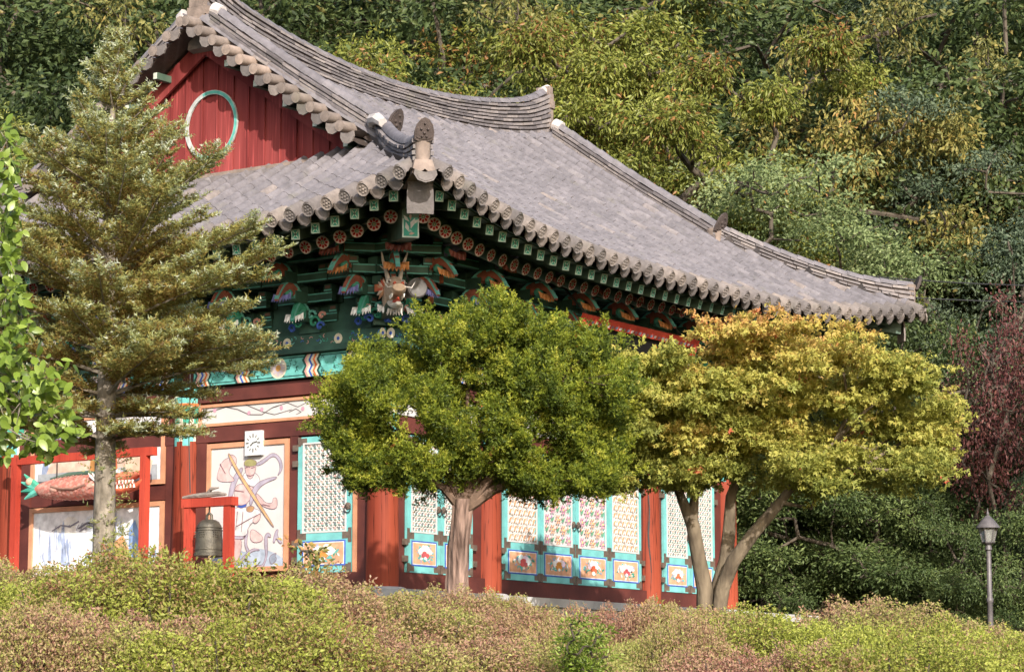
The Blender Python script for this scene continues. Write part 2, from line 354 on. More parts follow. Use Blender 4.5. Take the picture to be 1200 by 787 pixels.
for (x, y) in cols:
    c = link(bpy.data.objects.new('column', col_me), hall); c.location = (x, y, 0)
    for nm, me in (('painted_top', top_me), ('base_stone', base_me)):
        inst(nm, me, c)
    if (x, y) == (FX[2], 0):
        mb = MB()
        for k in range(8):
            z0, z1 = .35+k*.22, .35+(k+1)*.22
            a = math.radians(228+4*math.sin(k*1.3)-k*1.2); b = math.radians(228+4*math.sin((k+1)*1.3)-(k+1)*1.2)
            w = .014*(1.2-abs(k-3.5)/4)
            def cp(an, z): return (.2475*math.cos(an), .2475*math.sin(an), z)
            mb.add([cp(a-w/.25, z0), cp(a+w/.25, z0), cp(b+w/.25, z1), cp(b-w/.25, z1)], [(0, 1, 2, 3)])
        mb.obj('crack', 'black', c)

# generic wall-frame helper: side 'f' plane y=0, 's' plane x=0 ; u along, out = distance outwards
def P3(side, u, out, z):
    return (u, -out, z) if side == 'f' else (-out, u, z)
def wbox(mb, side, u0, u1, o0, o1, z0, z1, **k):
    a = P3(side, u0, o0, z0); b = P3(side, u1, o1, z1)
    return mb.box(min(a[0], b[0]), max(a[0], b[0]), min(a[1], b[1]), max(a[1], b[1]), z0, z1, **k)
R_ = .21
# core walls of brown boards (behind everything)
MB().box(.05, Lx-.05, .05, Dy-.05, -.05, 3.9).obj('wall_core', 'brown_wood', hall)
spans = {'f': [(FX[i]+R_, FX[i+1]-R_) for i in range(3)], 's': [(SY[i]+R_, SY[i+1]-R_) for i in range(2)]}
for side in 'fs':
    for (a, b) in spans[side]:
        wbox(MB(), side, a, b, -.12, .13, -.058, .265).obj('sill_beam', 'brown_wood', hall)
        wbox(MB(), side, a, b, -.12, .08, 2.37, 2.6).obj('lintel', 'brown_wood', hall)
        wbox(MB(), side, a, b, -.12, .06, 3.0, 3.22).obj('upper_rail', 'brown_wood', hall)
# painted tie beams
def flat(mb, side, pts, out, col):
    """painted flat shape on a wall plane: pts (u,z)"""
    V_ = [P3(side, u, out, z) for u, z in pts]
    mb.add(V_, [tuple(range(len(V_)))], col=col)
def disc(mb, side, u, z, r, out, col, n=14, ry=None, ph=0):
    flat(mb, side, [(u+r*math.cos(ph+2*math.pi*i/n), z+(ry or r)*math.sin(ph+2*math.pi*i/n)) for i in range(n)], out, col)
def petals(mb, side, u, z, r, n, out, col, w=.35, ph=0, r0=.2):
    for i in range(n):
        a = ph+2*math.pi*i/n
        def q(rr, da): return (u+rr*math.cos(a+da), z+rr*math.sin(a+da))
        flat(mb, side, [q(r*r0, 0), q(r*.6, -w), q(r, -w*.3), q(r, w*.3), q(r*.6, w)], out, col)
def stroke(mb, side, pts, w, out, col):
    pts = [Vector((a, b)) for a, b in pts]
    for i in range(len(pts)-1):
        d = pts[i+1]-pts[i]
        if d.length < 1e-6: continue
        nn = Vector((-d.y, d.x)).normalized()
        w0 = w*(1-.5*i/len(pts)); w1 = w*(1-.5*(i+1)/len(pts))
        flat(mb, side, [tuple(pts[i]-nn*w0/2), tuple(pts[i+1]-nn*w1/2), tuple(pts[i+1]+nn*w1/2), tuple(pts[i]+nn*w0/2)], out, col)
def beam_pattern(side, a, b, z0, z1, out, seed):
    rnd = random.Random(seed); mb = MB(); w = b-a; h = z1-z0; zc = (z0+z1)/2
    flat(mb, side, [(a, z0), (b, z0), (b, z1), (a, z1)], out, TEAL)
    for zz in (z0+.025, z1-.04):
        flat(mb, side, [(a, zz), (b, zz), (b, zz+.016), (a, zz+.016)], out+.002, DKG)
    # scroll squiggles
    for k in range(int(w*34)):
        u = a+rnd.random()*w; z = z0+.06+rnd.random()*(h-.12); r = .02+.02*rnd.random(); ph = rnd.random()*6
        stroke(mb, side, [(u+r*math.cos(ph+t), z+r*math.sin(ph+t)*.8) for t in (0, .9, 1.8, 2.7, 3.6)], .014, out+.003, rnd.choice([DKG, GRN, DKG]))
    # lotus medallions
    for f in ([.5] if w < 4 else [.25, .5, .75]):
        u = a+w*f
        disc(mb, side, u, zc, h*.47, out+.004, CREAM, 18); disc(mb, side, u, zc, h*.40, out+.005, (.50, .42, .36), 18)
        petals(mb, side, u, zc, h*.36, 8, out+.006, (.42, .36, .40)); disc(mb, side, u, zc, h*.15, out+.007, (.50, .26, .08), 10)
    # chevron bands near the ends and between
    for f in (.06, .3, .70, .94):
        u = a+w*f
        for k, c in enumerate([DKG, CREAM, ORG, CREAM, BLUE, CREAM, PINK, DKG]):
            du = -.16+k*.04
            zs = [z0, z0+h*.25, zc, z0+h*.75, z1]; sh = [0, .05, 0, .05, 0]
            for i in range(4):
                flat(mb, side, [(u+du+sh[i], zs[i]), (u+du+.04+sh[i], zs[i]), (u+du+.04+sh[i+1], zs[i+1]), (u+du+sh[i+1], zs[i+1])], out+.008, c)
    return mb
for side in 'fs':
    ends = FX if side == 'f' else SY
    for i, (a, b) in enumerate(spans[side]):
        bm_ = wbox(MB(), side, a-.02, b+.02, -.1, .14, 3.245, 3.6).obj('tie_beam', 'green_dark', hall)
        beam_pattern(side, a, b, 3.25, 3.595, .143, i*7+(side == 's')).obj('painted_pattern', 'paint', bm_)
    tot = ends[-1]
    pb = wbox(MB(), side, -.45, tot+.45, -.1, .26, 3.612, 3.70).obj('plate_beam', 'green_dark', hall)
    mb = MB()
    for k in range(int(tot/.33)):
        u = -.35+k*.33
        if k % 3 == 0: disc(mb, side, u+.1, 3.79, .08, .165, CREAM, 12); disc(mb, side, u+.1, 3.79, .03, .168, BLUE, 8)
        for q in range(6):
            uu = u+random.random()*.33; zz = 3.72+random.random()*.15
            stroke(mb, side, [(uu+.03*math.cos(t+q), zz+.025*math.sin(t+q)) for t in (0, 1, 2, 3)], .014, .164, random.choice([TEAL, GRN, BLUE, PINK]))
    wb = wbox(MB(), side, -.05, tot+.05, -.1, .16, 3.705, 3.9).obj('bracket_plate', 'green_dark', hall)
    mb.obj('painted_pattern', 'paint', wb, kind='stuff')
MB().box(-.02, Lx+.02, -.02, Dy+.02, 3.905, 5.75).obj('bracket_wall', 'green_dark', hall)

# ---- paintings and panels on the side wall
def framed(side, a, b, z0, z1, out=.07, fw_=.075):
    f = MB()
    for (u0, u1, w0, w1) in ((a, b, z0, z0+fw_), (a, b, z1-fw_, z1), (a, a+fw_, z0+fw_, z1-fw_), (b-fw_, b, z0+fw_, z1-fw_)):
        wbox(f, side, u0, u1, 0.0, out+.02, w0, w1)
    o = wbox(MB(), side, a+.01, b-.01, -.02, out-.01, z0+.01, z1-.01).obj('mural_panel', 'plaster', hall)
    f.obj('frame', 'trim', o); return o
def pts_px(lst, ox=0, oy=0, sc=1): return [sy(ox+x/sc, oy+y/sc) for x, y in lst]
SKIN, PURP, WHT, BRN, BLK, WASH = (.72, .50, .47), (.46, .41, .49), (.76, .74, .72), (.52, .30, .15), (.1, .085, .09), (.45, .52, .62)
# guardian mural (traced in photo pixels of the zoom 240,500 at x4.63)
m1 = framed('s', 1.74, 3.37, .33, 2.34)
mb = MB(); O = .065
def z4(lst): return pts_px(lst, 240, 500, 4.63)
SH = [
 (WASH, [(60, 640), (120, 600), (220, 690), (300, 650), (440, 700), (452, 775), (60, 775)], 0),
 (SKIN, [(110, 185), (150, 165), (165, 200), (140, 250), (178, 285), (170, 300), (80, 298), (85, 250)], 2),
 (SKIN, [(150, 145), (190, 165), (185, 215), (150, 205)], 3),
 (PURP, [(215, 215), (225, 235), (185, 300), (160, 400), (140, 400), (150, 330), (170, 270)], 1),
 (PURP, [(290, 200), (330, 180), (385, 135), (430, 170), (440, 230), (405, 275), (425, 230), (415, 180), (385, 155), (340, 195), (300, 215)], 1),
 (PURP, [(270, 340), (310, 295), (400, 268), (410, 280), (330, 310), (285, 370), (270, 430), (255, 420)], 4),
 (WHT, [(225, 240), (300, 250), (320, 300), (290, 330), (220, 310)], 3),
 (SKIN, [(175, 325), (220, 305), (280, 325), (290, 360), (240, 420), (215, 440), (180, 410)], 3),
 (SKIN, [(290, 355), (320, 380), (345, 415), (385, 415), (385, 385), (410, 385), (408, 450), (340, 440), (300, 400)], 3),
 (SKIN, [(230, 195), (295, 195), (290, 250), (265, 290), (240, 265)], 5),
 ((.36, .33, .14), [(228, 190), (255, 170), (300, 185), (295, 215), (232, 218)], 6),
 (BLUE, [(180, 415), (210, 430), (245, 415), (240, 435), (205, 445)], 6),
 (BRN, [(245, 430), (290, 430), (275, 465), (240, 460)], 6),
 (WHT, [(160, 440), (245, 435), (330, 455), (300, 500), (250, 540), (245, 600), (140, 585), (140, 520)], 5),
 (PURP, [(138, 597), (200, 590), (235, 600), (240, 585), (225, 612), (150, 606)], 6),
 (SKIN, [(160, 605), (222, 600), (205, 720), (170, 730)], 4),
 (SKIN, [(265, 545), (330, 590), (330, 620), (285, 630), (260, 610)], 4),
 (SKIN, [(270, 505), (320, 465), (318, 500), (290, 530)], 6),
 (PURP, [(240, 560), (255, 560), (240, 640), (265, 680), (250, 690), (228, 640)], 4),
 (PURP, [(145, 715), (200, 735), (235, 690), (280, 655), (325, 670), (280, 670), (245, 700), (205, 750), (165, 740)], 7),
 (PURP, [(285, 745), (330, 755), (348, 700), (340, 640), (340, 590), (360, 570), (378, 590), (370, 600), (355, 590), (360, 690), (335, 765), (305, 768)], 7),
 (PURP, [(385, 625), (400, 560), (418, 555), (408, 590), (440, 630), (420, 632), (404, 600), (395, 630)], 7),
 ((.30, .34, .42), [(365, 700), (410, 680), (395, 700), (410, 715), (385, 745), (370, 740)], 7),
 ((.66, .42, .20), [(140, 150), (152, 143), (200, 235), (275, 350), (395, 540), (385, 546), (262, 365), (185, 240)], 9),
]
def chaikin(pp, n_=2):
    for _ in range(n_):
        out = []
        for i in range(len(pp)):
            (x0, y0), (x1, y1) = pp[i], pp[(i+1) % len(pp)]
            out += [(x0*.75+x1*.25, y0*.75+y1*.25), (x0*.25+x1*.75, y0*.25+y1*.75)]
        pp = out
    return pp
for i_, (c, pp, lv) in enumerate(SH):
    q_ = z4(chaikin(pp)); cc_ = tuple(v*.80 for v in c); flat(mb, 's', q_, O+.0012*lv, cc_)
    if i_: 
        for a_, b_ in zip(q_, q_[1:]+q_[:1]): stroke(mb, 's', [a_, b_], .0095, O+.0012*lv+.0006, (.20, .13, .16))
for pp in ([(235, 225), (255, 215), (262, 222)], [(270, 225), (290, 218)], [(245, 262), (265, 268), (285, 258)], [(180, 345), (230, 352)], [(195, 460), (185, 560)], [(225, 460), (215, 570)], [(190, 540), (260, 500), (320, 470)], [(100, 200), (130, 255)], [(330, 420), (370, 430)], [(180, 620), (175, 720)]):
    stroke(mb, 's', z4(pp), .014, O+.013, (.22, .12, .14))
mb.obj('mural_figure', 'paint', m1)
# upper white panel with branch painting
m2 = framed('s', .42, 3.55, 2.615, 2.96, fw_=.045)
mb = MB()
for pts, w in (([(215, 487), (240, 484), (255, 481), (268, 477), (282, 480), (295, 486), (310, 486), (322, 478), (330, 475)], .018), ([(268, 477), (290, 474), (312, 483), (325, 486), (345, 480)], .014),
             ([(322, 478), (340, 472), (352, 477), (366, 470)], .012), ([(342, 483), (350, 479), (356, 483), (350, 486)], .012), ([(366, 472), (372, 481), (384, 476)], .014)):
    stroke(mb, 's', [sy(*q) for q in pts], w, .066, BLK)
for q in ((255, 481), (295, 484), (333, 478), (358, 479), (380, 473), (310, 480)): disc(mb, 's', *sy(*q), .035, .067, (.5, .26, .33), 7)
mb.obj('painted_branch', 'paint', m2)
# landscape murals (bay behind the fish)
def landscape(zlo, zhi, seed, tall):
    o = framed('s', 4.25, 7.16, zlo, zhi)
    rnd = random.Random(seed); mb = MB(); a, b = 4.34, 7.07; z0, z1 = zlo+.08, zhi-.08; h = z1-z0
    flat(mb, 's', [(a, z0), (b, z0), (b, z1), (a, z1)], .063, (.72, .71, .71))
    for k in range(9):     # pale washes
        u = a+.3+rnd.random()*(b-a-.6); z = z0+h*(.2+.6*rnd.random()); rr = .15+.15*rnd.random()
        flat(mb, 's', [(u+rr*1.2*math.cos(t)*(.8+.3*math.sin(3*t+k)), z+min(rr, h*.18)*math.sin(t)) for t in [i*.483 for i in range(13)]], .0635+k*.0002, rnd.choice([(.62, .65, .71), (.74, .70, .64), (.66, .68, .72)]))
    for k in range(26):
        u = a+.1+rnd.random()*(b-a-.2); hh = h*(.15+.4*rnd.random()); w = .025+.05*rnd.random(); zb = z0+h*(.15+.35*rnd.random())
        c = rnd.choice([(.36, .43, .58), (.45, .51, .62), (.54, .58, .66), (.30, .36, .50), (.50, .50, .56)])
        zt = min(z1-.02, zb+hh); hh = zt-zb
        flat(mb, 's', [(max(a, u-w*1.6), zb), (u-w*.9, zb+hh*.5), (u-w*.5, zb+hh*.9), (u, zt), (u+w*.6, zb+hh*.75), (u+w, zb+hh*.3), (min(b, u+w*1.3), zb)], .0655+k*.0004, c)
        stroke(mb, 's', [(u-w*.4, zb+hh*.9), (u-w*.6, zb+hh*.45), (u-w, zb+.02)], .012, .0768, (.25, .29, .42))
        stroke(mb, 's', [(u+w*.2, zb+hh*.8), (u+w*.25, zb+hh*.3)], .009, .0768, (.28, .32, .46))
    for k in range(4):
        u = a+rnd.random()*(b-a-.8); z = z1-.08-.12*rnd.random()
        stroke(mb, 's', [(u, z), (u+.2, z-.08), (u+.4, z-.05), (u+.6, z-.14)], .03, .0785, (.22, .20, .24))
        for q in range(6): stroke(mb, 's', [(u+.1*q, z-.05), (u+.1*q+.06, z-.14*rnd.random()-.05)], .012, .079, (.25, .24, .28))
    if tall:
        flat(mb, 's', [(4.5, z0), (6.9, z0), (6.7, z0+.42), (6.1, z0+.5), (5.5, z0+.38), (4.9, z0+.5), (4.6, z0+.4)], .0782, (.66, .46, .36))
        flat(mb, 's', [(4.4, z0), (7.0, z0), (7.0, z0+.2), (4.4, z0+.24)], .0788, (.34, .36, .38))
        for u in (5.35, 5.75): # red and ochre robed figures
            flat(mb, 's', [(u-.12, z0+.05), (u+.12, z0+.05), (u+.08, z0+.42), (u-.08, z0+.42)], .0795, (.55, .15, .07) if u < 5.5 else (.45, .22, .07))
            disc(mb, 's', u, z0+.48, .06, .0797, SKIN, 8)
        flat(mb, 's', [(5.4, z1-.42), (5.75, z1-.42), (5.72, z1-.1), (5.6, z1-.2), (5.5, z1-.08)], .0793, (.60, .15, .10))
        flat(mb, 's', [(4.55, z0+.1), (5.05, z0+.1), (5.1, z0+.35), (4.8, z0+.5), (4.5, z0+.3)], .0793, (.68, .50, .36))
    else:
        flat(mb, 's', [(4.95, z0), (5.25, z0), (5.3, z0+.5), (5.1, z0+.62), (4.98, z0+.4)], .0795, (.62, .30, .14))
        flat(mb, 's', [(4.75, z0+.1), (4.95, z0+.1), (4.98, z0+.7), (4.85, z0+.85), (4.74, z0+.6)], .0795, (.22, .32, .52))
    mb.obj('painted_scene', 'paint', o)
landscape(1.77, 2.96, 5, True); landscape(.3, 1.5, 9, False)
wbox(MB(), 's', 4.05, 7.42, -.1, .05, 1.52, 1.75).obj('middle_rail', 'brown_wood', hall)

# ---- doors
def lattice(mb, w, h, kind):
    """local: x across 0..w, z 0..h, faces -y"""
    def sh(pts, out, col): mb.add([(x, -out, z) for x, z in pts], [tuple(range(len(pts)))], col=col)
    c = .078 if kind == 0 else .135 if kind == 1 else .16
    nx = max(2, round(w/c)); cx_ = w/nx; nz = max(2, round(h/c)); cz_ = h/nz
    if kind in (0, 1):
        for d in (1, -1):
            for k in range(-nz, nx+nz):
                if kind == 1 and d == -1 and k % 2: continue
                x0, z0_ = (k*cx_, 0.0) if d == 1 else (k*cx_, h)
                t0 = max(0, -x0); sl = cz_/cx_
                x1 = x0+nz*cx_
                a0 = max(x0, 0); a1 = min(x1, w)
                if a1-a0 < .01: continue
                def zz(x): return (x-x0)*sl if d == 1 else h-(x-x0)*sl
                mb.bar((a0, -.012, zz(a0)), (a1, -.012, zz(a1)), .014 if kind == 0 else .022, .024, up=(0, 1, 0), col=(.72, .70, .64))
    for i in range(nx):
        for j in range(nz):
            x = (i+.5)*cx_; z = (j+.5)*cz_
            if kind == 0:
                r = .024
                sh([(x+r*math.cos(t*math.pi/3), z+r*math.sin(t*math.pi/3)) for t in range(6)], .032, (.58, .36, .32) if (i+j) % 2 else (.17, .19, .20))
                sh([(x+.036*math.cos(t*math.pi/2+.8), z-.022+.012*math.sin(t*math.pi/2+.8)) for t in range(4)], .028, (.22, .42, .36))
            elif kind == 1:
                sh([(x-.05, z-.05), (x+.01, z-.02), (x+.05, z+.05), (x-.01, z+.04)], .03, (.66, .33, .18))
                sh([(x-.055, z+.01), (x-.02, z+.05), (x-.05, z+.06)], .031, (.62, .38, .30))
                sh([(x+.02, z-.06), (x+.06, z-.05), (x+.05, z-.01)], .032, (.33, .18, .12))
            else:
                cc = [(.58, .20, .30), (.40, .20, .42), (.66, .28, .14), (.62, .40, .36)][(i*3+j*2+(i*j)) % 4]
                if (i+j) % 2 == 0:
                    for t in range(6):
                        a = t*math.pi/3
                        sh([(x+.02*math.cos(a), z+.02*math.sin(a)), (x+.07*math.cos(a-.3), z+.07*math.sin(a-.3)), (x+.088*math.cos(a), z+.088*math.sin(a)), (x+.07*math.cos(a+.3), z+.07*math.sin(a+.3))], .034+.001*t, cc)
                    sh([(x+.022*math.cos(t*1.05), z+.022*math.sin(t*1.05)) for t in range(6)], .042, (.7, .55, .2))
                else:
                    sh([(x-.06, z-.04), (x+.02, z-.03), (x+.06, z+.05), (x-.02, z+.02)], .033, (.14, .34, .20))
                    sh([(x-.05, z+.03), (x, z+.01), (x-.02, z+.075)], .034, cc)
                    stroke_l = [(x-.08, z-.08), (x-.06, z-.08), (x+.08, z+.08), (x+.06, z+.08)]
                    sh(stroke_l, .031, (.74, .72, .66))
def door_parts(w, kind, seed):
    """door leaf meshes in local coordinates: x 0..w, z 0..2.06, outer face towards -y"""
    rnd = random.Random(seed); H = 2.06; st = .115; out = {}
    f = MB()
    for (x0, x1, z0, z1, t) in ((0, st, 0, H, .05), (w-st, w, 0, H, .05), (st, w-st, 0, .11, .049), (st, w-st, H-.11, H, .049), (st, w-st, .47, .62, .049)):
        f.box(x0, x1, -t, 0, z0, z1)
    out['leaf_frame'] = f.mesh('leaf_frame', 'turquoise')
    lw, lh = w-2*st, H-.11-.62
    out['paper'] = MB().box(st, w-st, -.012, -.002, .62, H-.11).mesh('paper', 'paper')
    lm = MB(); lattice(lm, lw, lh, kind)
    lm.v = [(x+st, y-.014, z+.62) for x, y, z in lm.v]; out['lattice'] = lm.mesh('lattice', 'paint')
    e = MB()
    for (x0, x1, z0, z1) in ((st-.02, w-st+.02, .60, .625), (st-.02, w-st+.02, H-.115, H-.09), (st-.02, st+.008, .625, H-.115), (w-st-.008, w-st+.02, .625, H-.115)):
        e.box(x0, x1, -.058, -.045, z0, z1)
    out['lattice_edge'] = e.mesh('lattice_edge', 'paper')
    pm = MB(); x0, x1, z0, z1 = st-.01, w-st+.01, .10, .48
    def sh(pts, o_, col): pm.add([(x, -o_, z) for x, z in pts], [tuple(range(len(pts)))], col=col)
    pm.box(x0, x1, -.056, -.01, z0, z1, col=BLUE)
    def rect(i): return [(x0+i, z0+i), (x1-i, z0+i), (x1-i, z1-i), (x0+i, z1-i)]
    sh(rect(.022), .0575, (.72, .70, .68)); sh(rect(.034), .059, (.64, .34, .20))
    xc, zc = (x0+x1)/2, (z0+z1)/2; W2 = (x1-x0)/2-.05
    for k in range(38):
        a = rnd.random()*6.28; r = .5+.5*rnd.random(); x = xc+W2*.85*r*math.cos(a); z = zc+.13*r*math.sin(a); s_ = .018+.026*rnd.random()
        ph = rnd.random()*3
        sh([(x+s_*1.5*math.cos(ph), z+s_*math.sin(ph)), (x-s_*.5*math.sin(ph), z+s_*.6*math.cos(ph)), (x-s_*1.5*math.cos(ph), z-s_*math.sin(ph)), (x+s_*.5*math.sin(ph), z-s_*.6*math.cos(ph))], .0605+.0002*k, rnd.choice([TEAL, (.70, .68, .64), GRN, (.30, .36, .50), TEAL]))
    cc = rnd.choice([(.62, .14, .06), (.66, .26, .06), (.55, .10, .10)])
    jit = lambda v: v*(.75+.5*rnd.random())
    for k, (dx, dz, s_, c) in enumerate([(-.1, .03, .1, WHT), (.1, .03, .1, WHT), (-.05, .07, .08, WHT), (.05, .07, .08, WHT), (0, .0, .085, cc), (-.05, -.03, .06, cc), (.05, -.03, .06, cc), (0, -.08, .05, WHT)]):
        dx, dz, s_ = jit(dx)+.02*(rnd.random()-.5), jit(dz), jit(s_)
        c = tuple(v*(.8+.3*rnd.random()) for v in c)
        sh([(xc+dx+s_*(.85+.25*math.sin(3*t+k))*math.cos(t*.9), zc+dz+s_*.62*math.sin(t*.9)) for t in range(7)], .0665+.0008*k, c)
    out['lotus_panel'] = pm.mesh('lotus_panel', 'paint')
    out['metal_plate'] = []
    for sx in (0, 1):
        for (za, zb_) in ((.0, .14), (.44, .66), (H-.14, H)):
            zm = (za+zb_)/2; e0 = za-zm; e1 = zb_-zm
            S = 1 if sx == 0 else -1
            P_ = [(0, e0), (.06, e0), (.06, max(e0, -.05)), (.17, max(e0, -.05)), (.17, min(e1, .05)), (.06, min(e1, .05)), (.06, e1), (0, e1)]
            P_ = [((0 if sx == 0 else w)+S*x, -.046, zm+z) for x, z in P_]
            out['metal_plate'].append(MB().prism(P_, (0, -.0085, 0)).mesh('metal_plate', 'metal_plate'))
    return out
def place_door(side, u0, w, parts, handle, hinge, label=None):
    e = link(bpy.data.objects.new('door', parts['leaf_frame']), hall)
    if side == 'f': e.matrix_local = frame((u0, -.06, .275), (1, 0, 0), (0, 1, 0), (0, 0, 1))
    else: e.matrix_local = frame((-.06, u0+w, .275), (0, -1, 0), (1, 0, 0), (0, 0, 1))
    for nm, me in parts.items():
        if nm == 'leaf_frame': continue
        for m_ in (me if isinstance(me, list) else [me]): inst(nm, m_, e)
    if handle:
        x = w-.06 if handle > 0 else .06
        MB().lathe([(.001, 0), (.055, .002), (.055, .012), (.02, .03), (.001, .032)], 12).obj('handle_plate', 'metal_plate', e).matrix_local = frame((x, -.055, .98), (1, 0, 0), (0, 0, 1), (0, -1, 0))
        pts = [(x+.06*math.sin(t), -.075, .94-.06*math.cos(t)) for t in [i*.698 for i in range(10)]]
        MB().tube(pts, .008, 5).obj('ring_handle', 'iron', e)
    if hinge:
        for z in (.2, .45, 1.66, 1.9):
            x = -.045 if hinge < 0 else w+.045
            MB().box(x-.05, x+.05, -.07, -.02, z-.045, z+.045).obj('hinge', 'metal_plate', e)
    if label: e['label'] = label
    return e
PA = {}
def parts_for(w, kind, seed):
    k = (round(w, 2), kind, seed)
    if k not in PA: PA[k] = door_parts(w, kind, seed)
    return PA[k]
place_door('s', .5, 1.03, parts_for(1.03, 0, 3), 1, -1)
place_door('f', .47, .85, parts_for(.85, 0, 1), 1, -1); place_door('f', 1.33, .85, parts_for(.85, 0, 2), -1, 1)
for i, (u, kd) in enumerate([(3.05, 1), (4.09, 2), (5.14, 2), (6.18, 1)]):
    place_door('f', u, 1.03, parts_for(1.03, kd, 10+i), {1: 1, 2: -1}.get(i), {0: -1, 3: 1}.get(i))
place_door('f', 7.97, .88, parts_for(.88, 0, 4), 1, -1); place_door('f', 8.86, .88, parts_for(.88, 0, 5), -1, 1)
# jambs beside the doors
for side, us in (('f', [(.22, .45), (2.2, 2.48), (2.92, 3.03), (7.23, 7.34), (7.78, 7.95), (9.76, 10.04)]), ('s', [(.22, .42), (1.56, 1.72), (3.39, 3.6), (4.03, 4.23), (7.18, 7.42)])):
    for a, b in us: wbox(MB(), side, a, b, -.1, .07, .268, 2.368).obj('jamb', 'brown_wood', hall)
for (a, b) in spans['f']:
    o = wbox(MB(), 'f', a+.06, b-.06, -.02, .05, 2.63, 2.97).obj('transom_panel', 'plaster', hall)
# narrow trim beside the side door
wbox(MB(), 's', .425, .475, -.05, .115, .27, 2.34).obj('door_trim', 'trim', hall)

# ---- bracket sets
def bracket_meshes():
    out = []
    b = MB()      # local: y = -out, x along the wall, z from 3.9
    b.box(-.2, .2, -.2, .2, 0, .16)
    for t in range(4):
        z = .16+t*.27
        b.box(-.06, .06, -.35-.26*t, .2, z, z+.17)
        ln = .42+.1*t
        for oy in ([0] if t == 0 else [-.26*k for k in range(0, t+1)]):
            b.box(-ln, ln, oy-.055, oy+.055, z+.02, z+.15)
            for sx in (-ln+.06, 0, ln-.06): b.box(sx-.075, sx+.075, oy-.085, oy+.085, z+.152, z+.268)
    out.append(('bracket_arms', b.mesh('bracket_arms', 'green_dark'), None))
    tr = MB()     # bright edge lines on the arms
    for t in range(4):
        z = .16+t*.27; ln = .42+.1*t; oy = -.26*t
        for zz in (z+.02, z+.13): tr.box(-ln, ln, oy-.060, oy-.0555, zz, zz+.018, col=TEAL)
        for sx in (-ln+.06, ln-.06):
            tr.box(sx-.07, sx+.07, oy-.09, oy-.0855, z+.165, z+.185, col=TEAL); tr.box(sx-.05, sx+.05, oy-.09, oy-.0855, z+.20, z+.245, col=(.16, .09, .07))
        tr.box(-ln-.004, -ln, oy-.05, oy+.05, z+.03, z+.14, col=(.5, .16, .08))
    out.append(('painted_edges', tr.mesh('painted_edges', 'paint'), None))
    # curved tongues and lotus buds; upper tiers darkened in colour to stand for eave shade
    specs = [(0, .16, .52, (.05, .3, .2), WHT, 1), (1, .43, .78, (.30, .10, .07), (.16, .16, .40), 1), (2, .70, .95, (.28, .09, .06), (.42, .17, .05), 1), (3, .95, .9, (.12, .12, .20), (.16, .04, .03), 0)]
    for (t, z, reach, c, fl, up) in specs:
        tg = MB(); n_ = 9
        y0 = -.3-.22*t
        for i in range(n_-1):
            def q(i):
                s_ = i/(n_-1)
                yy = y0-reach*.62*s_; zz = z+.10+(.20*math.sin(s_*math.pi*.95)-.16*s_ if up else .1*s_*s_)
                return Vector((0, yy, zz)), .17*(1-s_)**.7+.03
            (a, ha), (b_, hb) = q(i), q(i+1)
            tg.bar(a, b_, .10*(1-.5*i/n_), ha, (0, 0, 1), .10*(1-.5*(i+1)/n_), hb, col=c if i % 8 else TEAL)
            tg.bar(a+Vector((0, 0, ha*.5)), b_+Vector((0, 0, hb*.5)), .112*(1-.5*i/n_), .03, (0, 0, 1), .112*(1-.5*(i+1)/n_), .03, col=TEAL if up else (.3, .3, .45))
        out.append(('tongue', tg.mesh('tongue', 'paint'), None))
        lf = MB(); yc = y0-reach*.32; zc = z-.02
        for k in range(9):
            a = -1.25+k*2.5/8
            p0 = Vector((0, yc+.03, zc+.12)); tip = Vector((.2*math.sin(a), yc-.10-.05*math.cos(a), zc-.02-.02*math.cos(a*2)))
            mid = (p0+tip)/2+Vector((.06*math.sin(a), -.05, .03)); sd_ = Vector((math.cos(a), -.2, math.sin(a)*.3)).normalized()*.055
            cc = fl if k % 2 else tuple(min(1, v*1.25+.04) for v in fl)
            lf.add([p0, mid-sd_, tip, mid+sd_, mid+Vector((0, -.025, .0))], [(0, 1, 4), (1, 2, 4), (2, 3, 4), (3, 0, 4)], col=cc)
        lf.lathe([(.02, .0), (.07, .05), (.075, .1), (.05, .14), (.01, .15)], 8, (0, yc+.05, zc+.05), col=(.08, .33, .25))
        out.append(('lotus_bud', lf.mesh('lotus_bud', 'paint'), None))
    # scrolls below
    sc = MB()
    for sx in (-1, 1):
        for (cx0, cz0, r, c) in ((.16, .05, .10, GRN), (.27, -.02, .07, BLUE), (.10, .16, .08, TEAL), (.30, .14, .06, PINK)):
            pts = [(sx*(cx0+r*(1-t/9)*math.cos(t)), -.27-.004*t, cz0+.1+r*(1-t/9)*math.sin(t)) for t in [i*.7 for i in range(10)]]
            sc.tube(pts, .022, 5, col=c)
    out.append(('scroll_carving', sc.mesh('scroll_carving', 'paint'), None))
    return out
BR = bracket_meshes()
def place_bracket(M):
    e = link(bpy.data.objects.new('bracket_set', None), hall); e.matrix_local = M; e.empty_display_size = .2
    for nm, me, _ in BR: inst(nm, me, e)
ZB = 3.905
for x in (1.35, 2.7, 3.92, 5.13, 6.34, 7.56, 8.91): place_bracket(frame((x, 0, ZB), (1, 0, 0), (0, 1, 0), (0, 0, 1)))
for y in (1.27, 2.55, 3.82, 5.09, 6.37): place_bracket(frame((0, y, ZB), (0, -1, 0), (1, 0, 0), (0, 0, 1)))
s2 = math.sqrt(.5)
